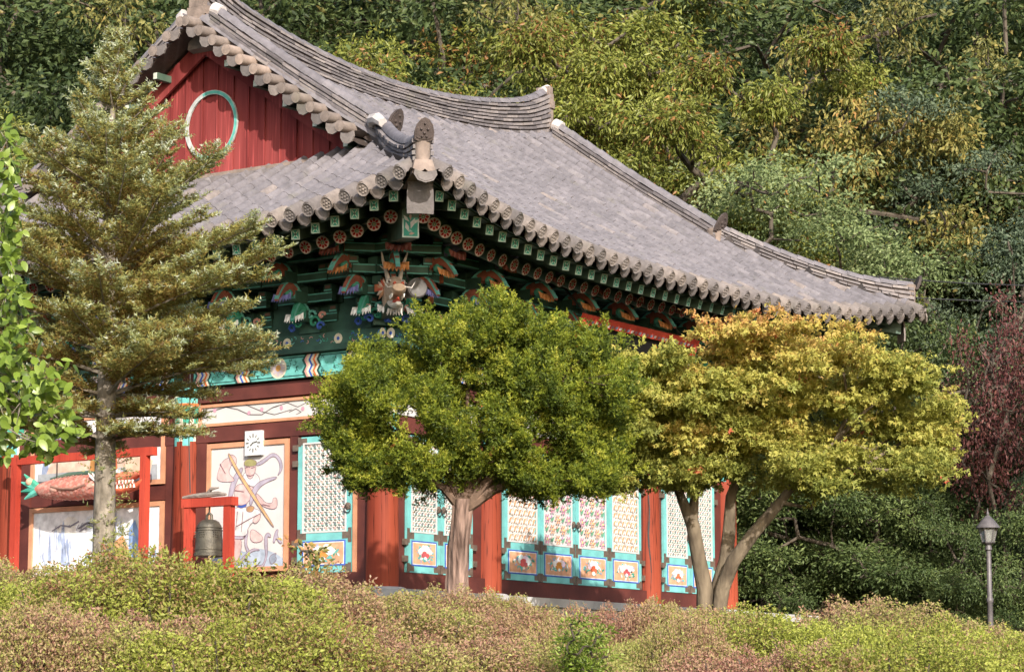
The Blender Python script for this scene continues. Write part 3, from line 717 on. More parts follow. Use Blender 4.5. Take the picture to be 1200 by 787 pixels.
for (x, y) in ((0, 0), (Lx, 0), (0, Dy)):
    for M in (frame((x, y, ZB), (1, 0, 0), (0, 1, 0), (0, 0, 1)), frame((x, y, ZB+.003), (0, -1, 0), (1, 0, 0), (0, 0, 1))):
        if (x, y) == (Lx, 0) and M[0][0] == 0: continue
        if (x, y) == (0, Dy) and M[0][0] == 1: continue
        place_bracket(M)
place_bracket(frame((-.05, -.05, ZB+.006), (s2, -s2, 0), (s2, s2, 0), (0, 0, 1)))

# ---- roof surface
def prof(b): return 5.0+.54*(b+2.4)+.0105*(b+2.4)**2
def surf_z(a, b, h):
    d = max(-b, 0.0); t = abs(a-h); A = .34+.06*d*d if b < 0 else .34+.16*min(b, 3.82)/3.82
    return prof(b)+A*(t/(h+d))**2.8
def eave_d(a, h): return 2.38+.47*min(1, abs(a-h)/(h+2.85))**3
def w_side(side, a, b, z):
    return Vector({'f': (a, b, z), 'b': (a, Dy-b, z), 'l': (b, a, z), 'r': (Lx-b, a, z)}[side])
def sp_(side, a, b, up=0.0):
    h = HX if side in 'fb' else HY
    return w_side(side, a, b, surf_z(a, b, h)+up)
def b_top(side, a):
    ln = Lx if side in 'fb' else Dy
    if a < 0: return a
    if a > ln: return ln-a
    return 3.70 if side in 'fb' else min(.42, a, ln-a)
roof = link(bpy.data.objects.new('roof', None), hall)
SPC, STEP = .352, .335
def half_tile():
    mb = MB(); n_ = 7; L_ = .37
    V_ = []
    for (x, r, dz) in ((0, .094, .005), (L_, .091, 0)):
        V_ += [(x, r*math.cos(math.pi*j/(n_-1)), dz-.03+r*1.7*math.sin(math.pi*j/(n_-1))) for j in range(n_)]
    V_ += [(0, .08*math.cos(math.pi*j/(n_-1)), -.025+.08*1.7*math.sin(math.pi*j/(n_-1))) for j in range(n_)]
    Fs = [(j, j+1, n_+j+1, n_+j) for j in range(n_-1)]+[(j+1, j, 2*n_+j, 2*n_+j+1) for j in range(n_-1)]
    Fs += [tuple(range(2*n_, 3*n_))]
    return mb.add(V_, Fs)
HT = half_tile(); half_me = HT.mesh('roof_tile', 'tile', True)
def end_tile():
    mb = MB(); mb.add(HT.v, HT.f)
    n_ = 14; r = .098
    V_ = [(-.022, r*math.cos(2*math.pi*j/n_), .012+r*math.sin(2*math.pi*j/n_)) for j in range(n_)]+[(.012, r*math.cos(2*math.pi*j/n_), .012+r*math.sin(2*math.pi*j/n_)) for j in range(n_)]
    V_ += [(-.010, .75*r*math.cos(2*math.pi*j/n_), .012+.75*r*math.sin(2*math.pi*j/n_)) for j in range(n_)]
    Fs = [(j, (j+1) % n_, n_+(j+1) % n_, n_+j) for j in range(n_)]+[((j+1) % n_, j, 2*n_+j, 2*n_+(j+1) % n_) for j in range(n_)]+[tuple(range(2*n_, 3*n_))]
    mb.add(V_, Fs)
    for k in range(6):
        a = k*math.pi/3; mb.tube([(-.009, .05*math.cos(a), .012+.05*math.sin(a)), (-.02, .05*math.cos(a), .012+.05*math.sin(a))], [.02, .012], 5)
    mb.tube([(-.009, 0, .012), (-.022, 0, .012)], [.022, .012], 6)
    return mb
end_me = end_tile().mesh('end_tile', 'tile_warm', True)
def drip_tile():
    mb = MB()
    # trough
    n_ = 6; V_ = []
    for x in (0, .34):
        V_ += [(x, -.155+.31*j/(n_-1), -.03+.05*((j/(n_-1)-.5)*2)**2) for j in range(n_)]
    mb.add(V_, [(j, j+1, n_+j+1, n_+j) for j in range(n_-1)])
    P_ = [(-.115, -.01), (-.125, -.075), (-.085, -.16), (-.0, -.195), (.085, -.16), (.125, -.075), (.115, -.01), (.0, -.045)]
    mb.prism([(-.02-.25*(-z)*0.5, y, z) for y, z in P_], (.028, 0, .006))
    P2 = [(y*.78, z*.8-.018) for y, z in P_]
    mb.prism([(-.028-.25*(-z)*0.5, y, z) for y, z in P2], (.01, 0, 0))
    return mb
drip_me = drip_tile().mesh('drip_tile', 'tile_warm')
pan_mb = MB()
for t_ in range(2):
    pass
def tile_frame(side, a, b, b2, up):
    p = sp_(side, a, b, up); q = sp_(side, a, b2, up); d = (q-p).normalized()
    e = sp_(side, a+.05, b, up)-p
    if side in 'br': e = e
    n_ = d.cross(e); n_.normalize()
    if n_.z < 0: n_ = -n_
    yv = n_.cross(d).normalized()
    return p, frame(p, d, yv, n_), (q-p).length
tiles = []      # (side, matrix)
pans = {s_: MB() for s_ in 'fblr'}
joined = {s_: MB() for s_ in 'fblr'}
def add_mesh(mb, src, M, rnd):
    mb.add([tuple(M @ Vector(v)) for v in src.v], src.f, rnd=rnd)
DR = drip_tile(); ET = end_tile()
for side in 'flbr':
    ln = Lx if side in 'fb' else Dy; h = ln/2
    n_rows = round((ln+2*2.75)/SPC); rows = [(-2.75+(ln+5.5)*i/n_rows) for i in range(n_rows+1)]
    for i, a in enumerate(rows):
        b0 = -eave_d(a, h); bt = b_top(side, a)
        if bt-b0 < .12: continue
        b = b0-.09; k = 0
        while b < bt-.03:
            b2 = min(b+STEP*.86, bt)
            p, M, ll = tile_frame(side, a+random.gauss(0, .004), b, b2+.0001, .06)
            M = M @ Matrix.Diagonal((max(.25, ll/STEP), 1, 1, 1)) @ Matrix.Rotation(random.gauss(0, .012), 4, 'Z')
            if k == 0:
                if side in 'fl': inst('end_tile', end_me, roof, M)
                else: add_mesh(joined[side], ET, M, random.random())
            else: tiles.append((side, M, p))
            b = b2; k += 1
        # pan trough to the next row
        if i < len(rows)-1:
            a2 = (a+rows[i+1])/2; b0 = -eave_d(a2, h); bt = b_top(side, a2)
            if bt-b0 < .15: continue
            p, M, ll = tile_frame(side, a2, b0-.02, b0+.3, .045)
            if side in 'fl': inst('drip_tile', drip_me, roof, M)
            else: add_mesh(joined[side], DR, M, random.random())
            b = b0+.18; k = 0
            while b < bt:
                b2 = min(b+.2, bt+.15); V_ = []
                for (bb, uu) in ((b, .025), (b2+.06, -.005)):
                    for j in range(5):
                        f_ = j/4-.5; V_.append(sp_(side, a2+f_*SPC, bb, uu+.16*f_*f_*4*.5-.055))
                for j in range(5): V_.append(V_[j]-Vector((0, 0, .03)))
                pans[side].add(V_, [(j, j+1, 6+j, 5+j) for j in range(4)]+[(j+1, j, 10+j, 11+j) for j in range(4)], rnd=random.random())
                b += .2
tiles.sort(key=lambda t: (Vector(CAM)-t[2]).length + (100 if t[0] in 'br' else 0))
for t in tiles[:300]: inst('roof_tile', half_me, roof, t[1])
for t in tiles[300:]: add_mesh(joined[t[0]], HT, t[1], random.random())
for s_ in 'fblr':
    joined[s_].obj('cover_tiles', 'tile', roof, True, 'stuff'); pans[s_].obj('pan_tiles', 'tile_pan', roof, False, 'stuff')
# solid roof body under the tiles
mb = MB()
for side in 'fblr':
    ln = Lx if side in 'fb' else Dy; h = ln/2; NA, NB = 46, 8; V_ = []
    for i in range(NA+1):
        a = -2.75+(ln+5.5)*i/NA; b0 = -eave_d(a, h)+.08; bt = max(b_top(side, a), b0+.01)
        for j in range(NB+1): V_.append(sp_(side, a, b0+(bt-b0)*j/NB, -.075))
    mb.add(V_, [(i*(NB+1)+j, (i+1)*(NB+1)+j, (i+1)*(NB+1)+j+1, i*(NB+1)+j+1) for i in range(NA) for j in range(NB)])
mb.obj('roof_bed', 'tile_dark', roof)

# ---- ridges: stacked slab courses with a row of cap tiles
capr_me = MB()
n_ = 7; V_ = []
for (x, r, dz) in ((0, .105, .012), (.345, .098, 0)):
    V_ += [(x, r*math.cos(math.pi*j/(n_-1)), dz+r*math.sin(math.pi*j/(n_-1))) for j in range(n_)]
V_ += [(0, .08*math.cos(math.pi*j/(n_-1)), .012+.08*math.sin(math.pi*j/(n_-1))) for j in range(n_)]
capr = MB().add(V_, [(j, j+1, n_+j+1, n_+j) for j in range(n_-1)]+[(j+1, j, 2*n_+j, 2*n_+j+1) for j in range(n_-1)]+[tuple(range(2*n_, 3*n_))])
cap_me = capr.mesh('ridge_cap_tile', 'tile', True)
def ridge(name, path, bot, top, w, ncourse, caps=True, side_row=False):
    """path: list of (x,y) plan points; bot/top: heights along it"""
    e = link(bpy.data.objects.new(name, None), hall)
    P_ = [Vector((x, y, 0)) for x, y in path]; n_ = len(P_)
    cum = [0]
    for i in range(n_-1): cum.append(cum[-1]+(P_[i+1]-P_[i]).length)
    tot = cum[-1]
    def ev(s_):
        s_ = min(max(s_, 0), tot); i = max(k for k in range(n_) if cum[k] <= s_+1e-9); i = min(i, n_-2)
        f_ = (s_-cum[i])/(cum[i+1]-cum[i]); p = P_[i].lerp(P_[i+1], f_); d = (P_[i+1]-P_[i]).normalized()
        return p, d, bot[i]*(1-f_)+bot[i+1]*f_, top[i]*(1-f_)+top[i+1]*f_
    co = MB()       # core
    st = max(8, int(tot/.25))
    for i in range(st):
        A_ = ev(tot*i/st); B_ = ev(tot*(i+1)/st)
        def cs(E_, f_): p, d, b_, t_ = E_; sd_ = Vector((-d.y, d.x, 0)); return [p-sd_*w*.4+Vector((0, 0, b_-.12)), p+sd_*w*.4+Vector((0, 0, b_-.12)), p+sd_*w*.4+Vector((0, 0, t_-.02)), p-sd_*w*.4+Vector((0, 0, t_-.02))]
        a, b = cs(A_, 0), cs(B_, 0)
        co.add(a+b, [(0, 1, 2, 3), (7, 6, 5, 4), (0, 4, 5, 1), (1, 5, 6, 2), (2, 6, 7, 3), (3, 7, 4, 0)])
    if side_row:
        for i in range(st):
            A_ = ev(tot*i/st); B_ = ev(tot*(i+1)/st); V_ = []
            for (p, d, b_, t_) in (A_, B_):
                sd_ = Vector((-d.y, d.x, 0)); V_ += [p-sd_*w*.72+Vector((0, 0, b_-.5)), p+sd_*w*.72+Vector((0, 0, b_-.5)), p+sd_*w*.62+Vector((0, 0, b_-.06)), p-sd_*w*.62+Vector((0, 0, b_-.06))]
            co.add(V_, [(0, 1, 2, 3), (7, 6, 5, 4), (0, 4, 5, 1), (1, 5, 6, 2), (2, 6, 7, 3), (3, 7, 4, 0)], mi=1)
    co.obj('ridge_core', ['tile_dark', 'tile_warm'], e)
    cs_ = MB()
    for c in range(ncourse):
        s_ = -.2*random.random()
        while s_ < tot:
            ll = .31+.03*random.random(); a = max(0, s_+.006); b = min(tot, s_+ll-.006); s_ += ll
            if b-a < .03: continue
            A_, B_ = ev(a), ev(b); jz = random.gauss(0, .004); ex = random.gauss(0, .006)
            V_ = []
            for E_ in (A_, B_):
                p, d, b_, t_ = E_; sd_ = Vector((-d.y, d.x, 0)); hh = (t_-b_)/ncourse; z0 = b_+hh*c+.012+jz; z1 = z0+hh*.62; ww = w*.5+ex+.012*(c % 2)
                V_ += [p-sd_*ww+Vector((0, 0, z0-.012)), p+sd_*ww+Vector((0, 0, z0-.012)), p+sd_*ww+Vector((0, 0, z1-.012)), p+Vector((0, 0, z1+.015)), p-sd_*ww+Vector((0, 0, z1-.012))]
            cs_.add(V_, [(4, 3, 2, 1, 0), (5, 6, 7, 8, 9), (0, 1, 6, 5), (1, 2, 7, 6), (2, 3, 8, 7), (3, 4, 9, 8), (4, 0, 5, 9)], rnd=random.random())
    cs_.obj('ridge_slabs', 'slab', e, kind='stuff')
    if caps:
        nn = max(1, round(tot/.33))
        for i in range(nn):
            A_, B_ = ev(tot*i/nn), ev(tot*(i+1)/nn)
            a = A_[0]+Vector((0, 0, A_[3])); b = B_[0]+Vector((0, 0, B_[3])); d = (b-a); l_ = d.length; d.normalize()
            yv = Vector((-d.y, d.x, 0)).normalized(); zv = d.cross(yv)
            inst('ridge_cap_tile', cap_me, e, frame(a, d, yv, zv) @ Matrix.Diagonal((l_/.335, 1.08 if w > .3 else .95, 1, 1)))
    if side_row:     # a row of round tiles along the foot, both sides
        nn = max(1, round(tot/.34))
        for sgn in (-1, 1):
            for i in range(nn):
                A_, B_ = ev(tot*i/nn), ev(tot*(i+1)/nn); sd_ = Vector((-A_[1].y, A_[1].x, 0))*sgn*(w*.5+.05)
                a = A_[0]+sd_+Vector((0, 0, A_[2]-.12)); b = B_[0]+sd_+Vector((0, 0, B_[2]-.12)); d = (b-a); l_ = d.length; d.normalize()
                yv = Vector((-d.y, d.x, 0)).normalized(); zv = d.cross(yv)
                inst('foot_tile', cap_me, e, frame(a, d, yv, zv) @ Matrix.Diagonal((l_/.335, 1, 1, 1)))
    return e
def ridge_top(x):
    t = abs(x-HX); return 9.31+.027*t*t+.20*max(0, (t-4.1)/1.1)**2
NR = 24
rx = [.08+(Lx-.16)*i/NR for i in range(NR+1)]
mr = ridge('main_ridge', [(x, HY) for x in rx], [surf_z(x, 3.78, HX)+.07 for x in rx], [ridge_top(x)-.09 for x in rx], .34, 8, side_row=True)
for s_, x in ((-1, .06), (1, Lx-.06)):      # mortared ends
    t = ridge_top(x); b_ = surf_z(x, 3.78, HX)
    mb = MB()
    for k in range(7):
        z0 = b_-.05+(t-b_+.06)*k/7; z1 = b_-.05+(t-b_+.06)*(k+1)/7; w = .17+.025*math.sin(k*1.9)
        mb.box(x-.07, x+.07+.0*s_, HY-w, HY+w, z0, z1+.003)
    mb.obj('ridge_end_mortar', 'mortar', mr)
    MB().tube([(x-.1*s_, HY, t-.1), (x+.06*s_, HY, t-.03), (x+.10*s_, HY, t-.12)], [.1, .12, .09], 9).obj('ridge_end_cap', 'mortar_white', mr)
def mangwa(e, p, d, s=1.0):
    """upright end tile facing along d"""
    d = Vector((d[0], d[1], 0)).normalized(); sd_ = Vector((-d.y, d.x, 0)); mb = MB()
    prof_ = [(-.2, -.02), (-.21, .12), (-.17, .27), (-.09, .37), (0, .41), (.09, .37), (.17, .27), (.21, .12), (.2, -.02), (.1, -.06), (-.1, -.06)]
    P_ = [Vector(p)+sd_*u*s+Vector((0, 0, z*s))+d*(.42*z*s) for u, z in prof_]
    mb.prism(P_, -d*.05)
    P2 = [Vector(p)+d*.012+sd_*u*s*.82+Vector((0, 0, (z*.82+.03)*s))+d*(.42*(z*.82+.03)*s) for u, z in prof_]
    mb.prism(P2, -d*.011)
    for u, z, r in ((-.07, .17, .032), (.07, .17, .032), (0, .1, .04), (-.05, .03, .03), (.05, .03, .03), (0, .28, .03)):
        c = Vector(p)+sd_*u*s+Vector((0, 0, z*s))+d*(.42*z*s+.01); mb.tube([c, c+d*.03], [r*s, r*.5*s], 6)
    mb.obj('end_plate', 'tile_dark', e)
    MB().lathe([(.15*s, -.16), (.165*s, -.05), (.175*s, .1), (.19*s, .2), (.19*s, .25), (.15*s, .27)], 12, (p[0]-d.x*.13, p[1]-d.y*.13, p[2]-.27*s)).obj('mortar_plug', 'mortar', e, True)
# verge ridges
for (sx, sgn) in ((.12, 1), (Lx-.12, 1), (.12, -1), (Lx-.12, -1)):
    ys = [3.52-3.55*i/14 for i in range(15)]
    bots = [surf_z(sx, y, HX)+.05 for y in ys]; tops = [z+.27+.02*abs(math.cos(i*.22)) for i, z in enumerate(bots)]
    yy = ys if sgn > 0 else [Dy-y for y in ys]
    e = ridge('verge_ridge', [(sx, y) for y in yy], bots, tops, .27, 4)
    p = (sx, yy[-1]-.04*sgn, bots[-1]+.24); mangwa(e, p, (0, -sgn), .8)
    MB().tube([(sx, yy[0]+.02, tops[0]+.02), (sx, yy[0]-.14*sgn, tops[0]-.04)], [.13, .11], 9).obj('mortar_cap', 'mortar_white', e)
# hip ridges
for (cx_, sx) in ((0, -1), (Lx, 1)):
    for (cy_, sy_) in ((0, -1), (Dy, 1)):
        ds = [-.12+2.72*i/12 for i in range(13)]
        pth = [(cx_+sx*d, cy_+sy_*d) for d in ds]
        bots = [prof(-d)+.34+.06*d*d+.05 for d in ds]
        tops = [b_+.25+.10*max(0, (d-1.6)/1.0)**2 for b_, d in zip(bots, ds)]
        e = ridge('hip_ridge', pth, bots, tops, .27, 4)
        d = ds[-1]; mangwa(e, (cx_+sx*(d+.06), cy_+sy_*(d+.06), tops[-1]-.05), (sx, sy_), .66)
        # curl of mortar where verge and hip meet
        if (cx_, cy_) == (0, 0):
            MB().tube([(.10, .32, 7.02), (-.06, .2, 7.12), (-.2, 0, 7.08), (-.28, -.16, 6.98)], [.07, .09, .09, .07], 8).obj('mortar_curl', 'mortar_white', e)

# ---- gable
for gx_, sgn in ((.38, -1), (Lx-.38, 1)):
    e = link(bpy.data.objects.new('gable_wall', None), hall)
    def top_at(y): return surf_z(gx_, 3.82-abs(y-HY), HX)-.12
    nb = 17; y0, y1 = 1.05, Dy-1.05; bw = (y1-y0)/nb
    for i in range(nb):
        a = y0+i*bw; b = a+bw-.008
        o_ = .012*(i % 2)
        x0, x1 = gx_+sgn*o_, gx_-sgn*.05
        V_ = []
        for x in (x0, x1): V_ += [(x, a, 6.5), (x, b, 6.5), (x, b, max(6.6, top_at(b))), (x, a, max(6.6, top_at(a)))]
        MB().add(V_, [(0, 1, 2, 3), (7, 6, 5, 4), (0, 4, 5, 1), (1, 5, 6, 2), (2, 6, 7, 3), (3, 7, 4, 0)]).obj('plank', 'red_gable', e)
        if i: MB().box(min(gx_+sgn*.016, gx_+sgn*.035), max(gx_+sgn*.016, gx_+sgn*.035), a-.02, a+.012, 6.5, max(6.6, top_at(a)-.02)).obj('batten', 'red_gable', e)
    if sgn < 0:
        pts = [(gx_-.055, 3.76+.52*math.cos(t), 7.56+.54*math.sin(t)) for t in [2*math.pi*i/36 for i in range(37)]]
        mb = MB()
        for i in range(36):
            a, b = Vector(pts[i]), Vector(pts[i+1]); c = Vector((gx_-.055, 3.76, 7.56))
            da, db = (a-c).normalized(), (b-c).normalized()
            for (r0, r1, o_, cl) in ((-.034, .034, 0, (.42, .44, .42)), (-.024, .024, -.004, (.11, .38, .32))):
                A_ = [a+da*r0, b+db*r0, b+db*r1, a+da*r1]
                if o_ and math.sin(2*math.pi*(i+9)/36) > .35: continue
                mb.prism([q+Vector((o_, 0, 0)) for q in A_], (.03, 0, 0), col=cl)
        mb.obj('painted_ring', 'paint', e)
    # barge boards and sloping band under the verge
    for s_ in (-1, 1):
        mb = MB(); N_ = 12
        for i in range(N_):
            ya, yb = HY+s_*(3.25*i/N_), HY+s_*(3.25*(i+1)/N_); xo = gx_+sgn*.16
            za, zb = top_at(ya)-.0, top_at(yb)-.0
            V_ = [(xo, ya, za-.34), (xo, yb, zb-.34), (xo, yb, zb), (xo, ya, za)]; V_ += [(xo-sgn*.05, q[1], q[2]) for q in V_]
            mb.add(V_, [(0, 1, 2, 3), (7, 6, 5, 4), (0, 4, 5, 1), (1, 5, 6, 2), (2, 6, 7, 3), (3, 7, 4, 0)])
        mb.obj('barge_board', 'red_gable', e)
    # foot of the gable: plaster strip over slab row
    MB().box(min(gx_+sgn*.14, gx_-.05), max(gx_+sgn*.14, gx_+.05), 1.0, Dy-1.0, 6.66, 6.74).obj('foot_strip', 'mortar', e)
    MB().box(min(gx_+sgn*.24, gx_-.05), max(gx_+sgn*.24, gx_+.05), .9, Dy-.9, 6.56, 6.66).obj('foot_slab', 'slab', e)
    if sgn < 0:    # small rafter ends under the verge, green and white
        for s_ in (-1, 1):
            for k in range(5):
                y = HY+s_*(.75+.6*k); z = top_at(y)-.14
                MB().box(-.12, gx_, y-.045, y+.045, z-.05, z+.06).obj('purlin_end', 'green_rafter', e)
                mb = MB(); mb.add([(-.124, y-.04, z-.045), (-.124, y+.04, z-.045), (-.124, y+.04, z+.055), (-.124, y-.04, z+.055)], [(0, 1, 2, 3)], col=(.55, .58, .5)); mb.obj('painted_end', 'paint', e)
# verge tiles pointing outwards from the gable
def hex_plate():
    mb = MB(); P_ = [(-.12, .03), (-.13, -.05), (-.085, -.13), (0, -.16), (.085, -.13), (.13, -.05), (.12, .03), (.0, .0)]
    mb.prism([(-.02, y, z) for y, z in P_], (.03, 0, 0))
    n_ = 6; V_ = []
    for x in (0, .42): V_ += [(x, -.15+.3*j/(n_-1), -.02+.05*((j/(n_-1)-.5)*2)**2) for j in range(n_)]
    return mb.add(V_, [(j, j+1, n_+j+1, n_+j) for j in range(n_-1)])
HP = hex_plate(); hp_me = HP.mesh('verge_plate', 'tile_warm')
VT = MB().tube([(0, 0, 0), (.48, 0, 0)], .088, 12); VT.tube([(-.004, 0, 0), (.002, 0, 0)], [.055, .075], 10); vt_me = VT.mesh('verge_tile', 'tile_tan', True)
far_mb = MB()
for sgn in (-1, 1):
    for s_ in (-1, 1):
        for k in range(12):
            d = .06+.285*k; y = HY+s_*d; x = .12 if sgn < 0 else Lx-.12
            z = surf_z(x, 3.82-d, HX)-.02
            sl = -.45*s_
            ax = Vector((-sgn, 0, .06)).normalized(); yv = Vector((0, -sgn, 0)); yv = (yv-ax*yv.dot(ax)).normalized(); zv = ax.cross(yv)
            xo = x+sgn*.36
            M = frame((xo+sgn*.10, y, z-.03), ax, yv, zv); M2 = frame((xo+sgn*.07, y+s_*.142, z-.165), ax, yv, zv)
            if sgn < 0: inst('verge_tile', vt_me, roof, M); inst('verge_plate', hp_me, roof, M2)
            else: add_mesh(far_mb, VT, M, random.random()); add_mesh(far_mb, HP, M2, random.random())
far_mb.obj('verge_tiles', 'tile_warm', roof, True, 'stuff')
# bed boards under verge tiles
for gx0 in (-.22, Lx-.16):
    mb = MB()
    for s_ in (-1, 1):
        for i in range(12):
            ya, yb = HY+s_*.29*i, HY+s_*.29*(i+1); za, zb = surf_z(.1, 3.82-.29*i, HX)-.12, surf_z(.1, 3.82-.29*(i+1), HX)-.12
            V_ = [(gx0, ya, za-.05), (gx0+.38, ya, za-.05), (gx0+.38, yb, zb-.05), (gx0, yb, zb-.05), (gx0, ya, za), (gx0+.38, ya, za), (gx0+.38, yb, zb), (gx0, yb, zb)]
            mb.hexa(V_)
    mb.obj('verge_bed', 'tile_dark', roof)

# ---- rafters
def raf(a, h): 
    f_ = min(1, abs(a-h)/(h+1.75)); return 1.38+.42*f_**3, 4.85+.40*f_**3
def fly(a, h):
    f_ = min(1, abs(a-h)/(h+2.4)); return 2.08+.42*f_**3, 4.84+.56*f_**2.7
ros = MB()
def rdisc(r, x, c, n_=16): ros.add([(x, r*math.cos(2*math.pi*j/n_), r*math.sin(2*math.pi*j/n_)) for j in range(n_)], [tuple(range(n_))], col=c)
rdisc(.1, -.002, (.68, .58, .56))
for k in range(8):
    a = k*math.pi/4
    def q(r, da): return (-.004, r*math.cos(a+da), r*math.sin(a+da))
    ros.add([q(.034, -.28), q(.066, -.33), q(.09, 0), q(.066, .33), q(.034, .28)], [(0, 1, 2, 3, 4)], col=(.40, .03, .04))
ros.add([(-.006, .03*math.cos(j*.7), .03*math.sin(j*.7)) for j in range(9)], [tuple(range(9))], col=(.14, .30, .2))
ros.add([(-.008, .012*math.cos(j*1.2), .012*math.sin(j*1.2)) for j in range(5)], [tuple(range(5))], col=(.6, .45, .3))
ros_me = ros.mesh('rosette', 'paint')
grn = MB()
def gsh(pts, x, c): grn.add([(x, y, z) for y, z in pts], [tuple(range(len(pts)))], col=c)
gsh([(-.062, -.075), (.062, -.075), (.062, .075), (-.062, .075)], -.002, (.52, .64, .56)); gsh([(-.048, -.06), (.048, -.06), (.048, .06), (-.048, .06)], -.004, (.06, .34, .26))
for q in ([(-.045, -.055), (-.03, -.055), (.045, .055), (.03, .055)], [(.045, -.055), (.03, -.055), (-.045, .055), (-.03, .055)]): gsh(q, -.006, (.50, .62, .55))
gsh([(.018*math.cos(j), .018*math.sin(j)) for j in range(6)], -.008, (.1, .12, .12))
grn_me = grn.mesh('painted_end', 'paint')
r_me = MB().tube([(0, 0, 0), (1, 0, 0)], .098, 12).mesh('rafter', 'green_rafter', True)
f_me = MB().box(0, 1, -.064, .064, -.077, .077).mesh('flying_rafter', 'green_rafter')
back_r = MB(); RT_ = MB().tube([(0, 0, 0), (1, 0, 0)], .088, 6); FT_ = MB().box(0, 1, -.064, .064, -.077, .077)
for side in 'flbr':
    ln = Lx if side in 'fb' else Dy; h = ln/2
    nr = round((ln+2*1.75)/.345)
    for i in range(1, nr):
        a = -1.75+(ln+3.5)*i/nr
        dr, zr = raf(a, h)
        ai = min(max(a, .55), ln-.55)
        p = w_side(side, a, -dr, zr); q = w_side(side, ai, .45, zr+.86-.12*abs(a-ai))
        ax = (q-p); l_ = ax.length; ax.normalize(); yv = Vector((0, 0, 1)).cross(ax).normalized(); zv = ax.cross(yv)
        M = frame(p, ax, yv, zv)
        if side in 'fl':
            o = inst('rafter', r_me, hall, M @ Matrix.Diagonal((l_, 1, 1, 1)))
            inst('rosette', ros_me, o, Matrix.Diagonal((1/l_, 1, 1, 1)))
        else: back_r.add([tuple(M @ Matrix.Diagonal((l_, 1, 1, 1)) @ Vector(v)) for v in RT_.v], RT_.f)
        a2 = -2.35+(ln+4.7)*i/nr; df, zf = fly(a2, h)
        ai2 = -1.45+(ln+2.9)*i/nr
        p = w_side(side, a2, -df, zf); q = w_side(side, ai2, -.95, zf+.33)
        ax = (q-p); l_ = ax.length; ax.normalize(); yv = Vector((0, 0, 1)).cross(ax).normalized(); zv = ax.cross(yv)
        M = frame(p, ax, yv, zv)
        if side in 'fl':
            o = inst('flying_rafter', f_me, hall, M @ Matrix.Diagonal((l_, 1, 1, 1)))
            inst('painted_end', grn_me, o, Matrix.Diagonal((1/l_, 1, 1, 1)))
        else: back_r.add([tuple(M @ Matrix.Diagonal((l_, 1, 1, 1)) @ Vector(v)) for v in FT_.v], FT_.f)
back_r.obj('rear_rafters', 'green_rafter', hall, kind='stuff')
# eave boards: soffit above round rafters, soffit above flying rafters, long fascia strips
sof = MB(); fas = {s_: MB() for s_ in 'fl'}
for side in 'flbr':
    ln = Lx if side in 'fb' else Dy; h = ln/2; NA = 60; V1 = []; V2 = []; V3 = []; V4 = []
    for i in range(NA+1):
        a = -1.8+(ln+3.6)*i/NA; dr, zr = raf(a, h); ai = min(max(a, .0), ln)
        V1 += [w_side(side, a, -dr+.02, zr+.10), w_side(side, ai, .45, zr+.98)]
        V3 += [w_side(side, a, -dr+.05, zr+.09), w_side(side, a, -dr+.05, zr+.20), w_side(side, a, -dr+.13, zr+.20), w_side(side, a, -dr+.13, zr+.09)]
        a2 = -2.5+(ln+5)*i/NA; df, zf = fly(a2, h); a3 = -1.5+(ln+3.0)*i/NA
        V2 += [w_side(side, a2, -df-.10, zf+.083), w_side(side, a3, -.95, zf+.42)]
        V4 += [w_side(side, a2, -df-.02, zf+.088), w_side(side, a2, -df-.02, zf+.15), w_side(side, a2, -df+.1, zf+.15), w_side(side, a2, -df+.1, zf+.088)]
    for V_ in (V1, V2): sof.add(V_, [(2*i, 2*i+1, 2*i+3, 2*i+2) for i in range(NA)])
    if side in 'fl':
        for V_ in (V3, V4): fas[side].add(V_, [(4*i+j, 4*i+(j+1) % 4, 4*i+4+(j+1) % 4, 4*i+4+j) for i in range(NA) for j in range(4)])
sof.obj('soffit', 'green_dark', hall)
for s_ in 'fl': fas[s_].obj('eave_board', 'green_rafter', hall)
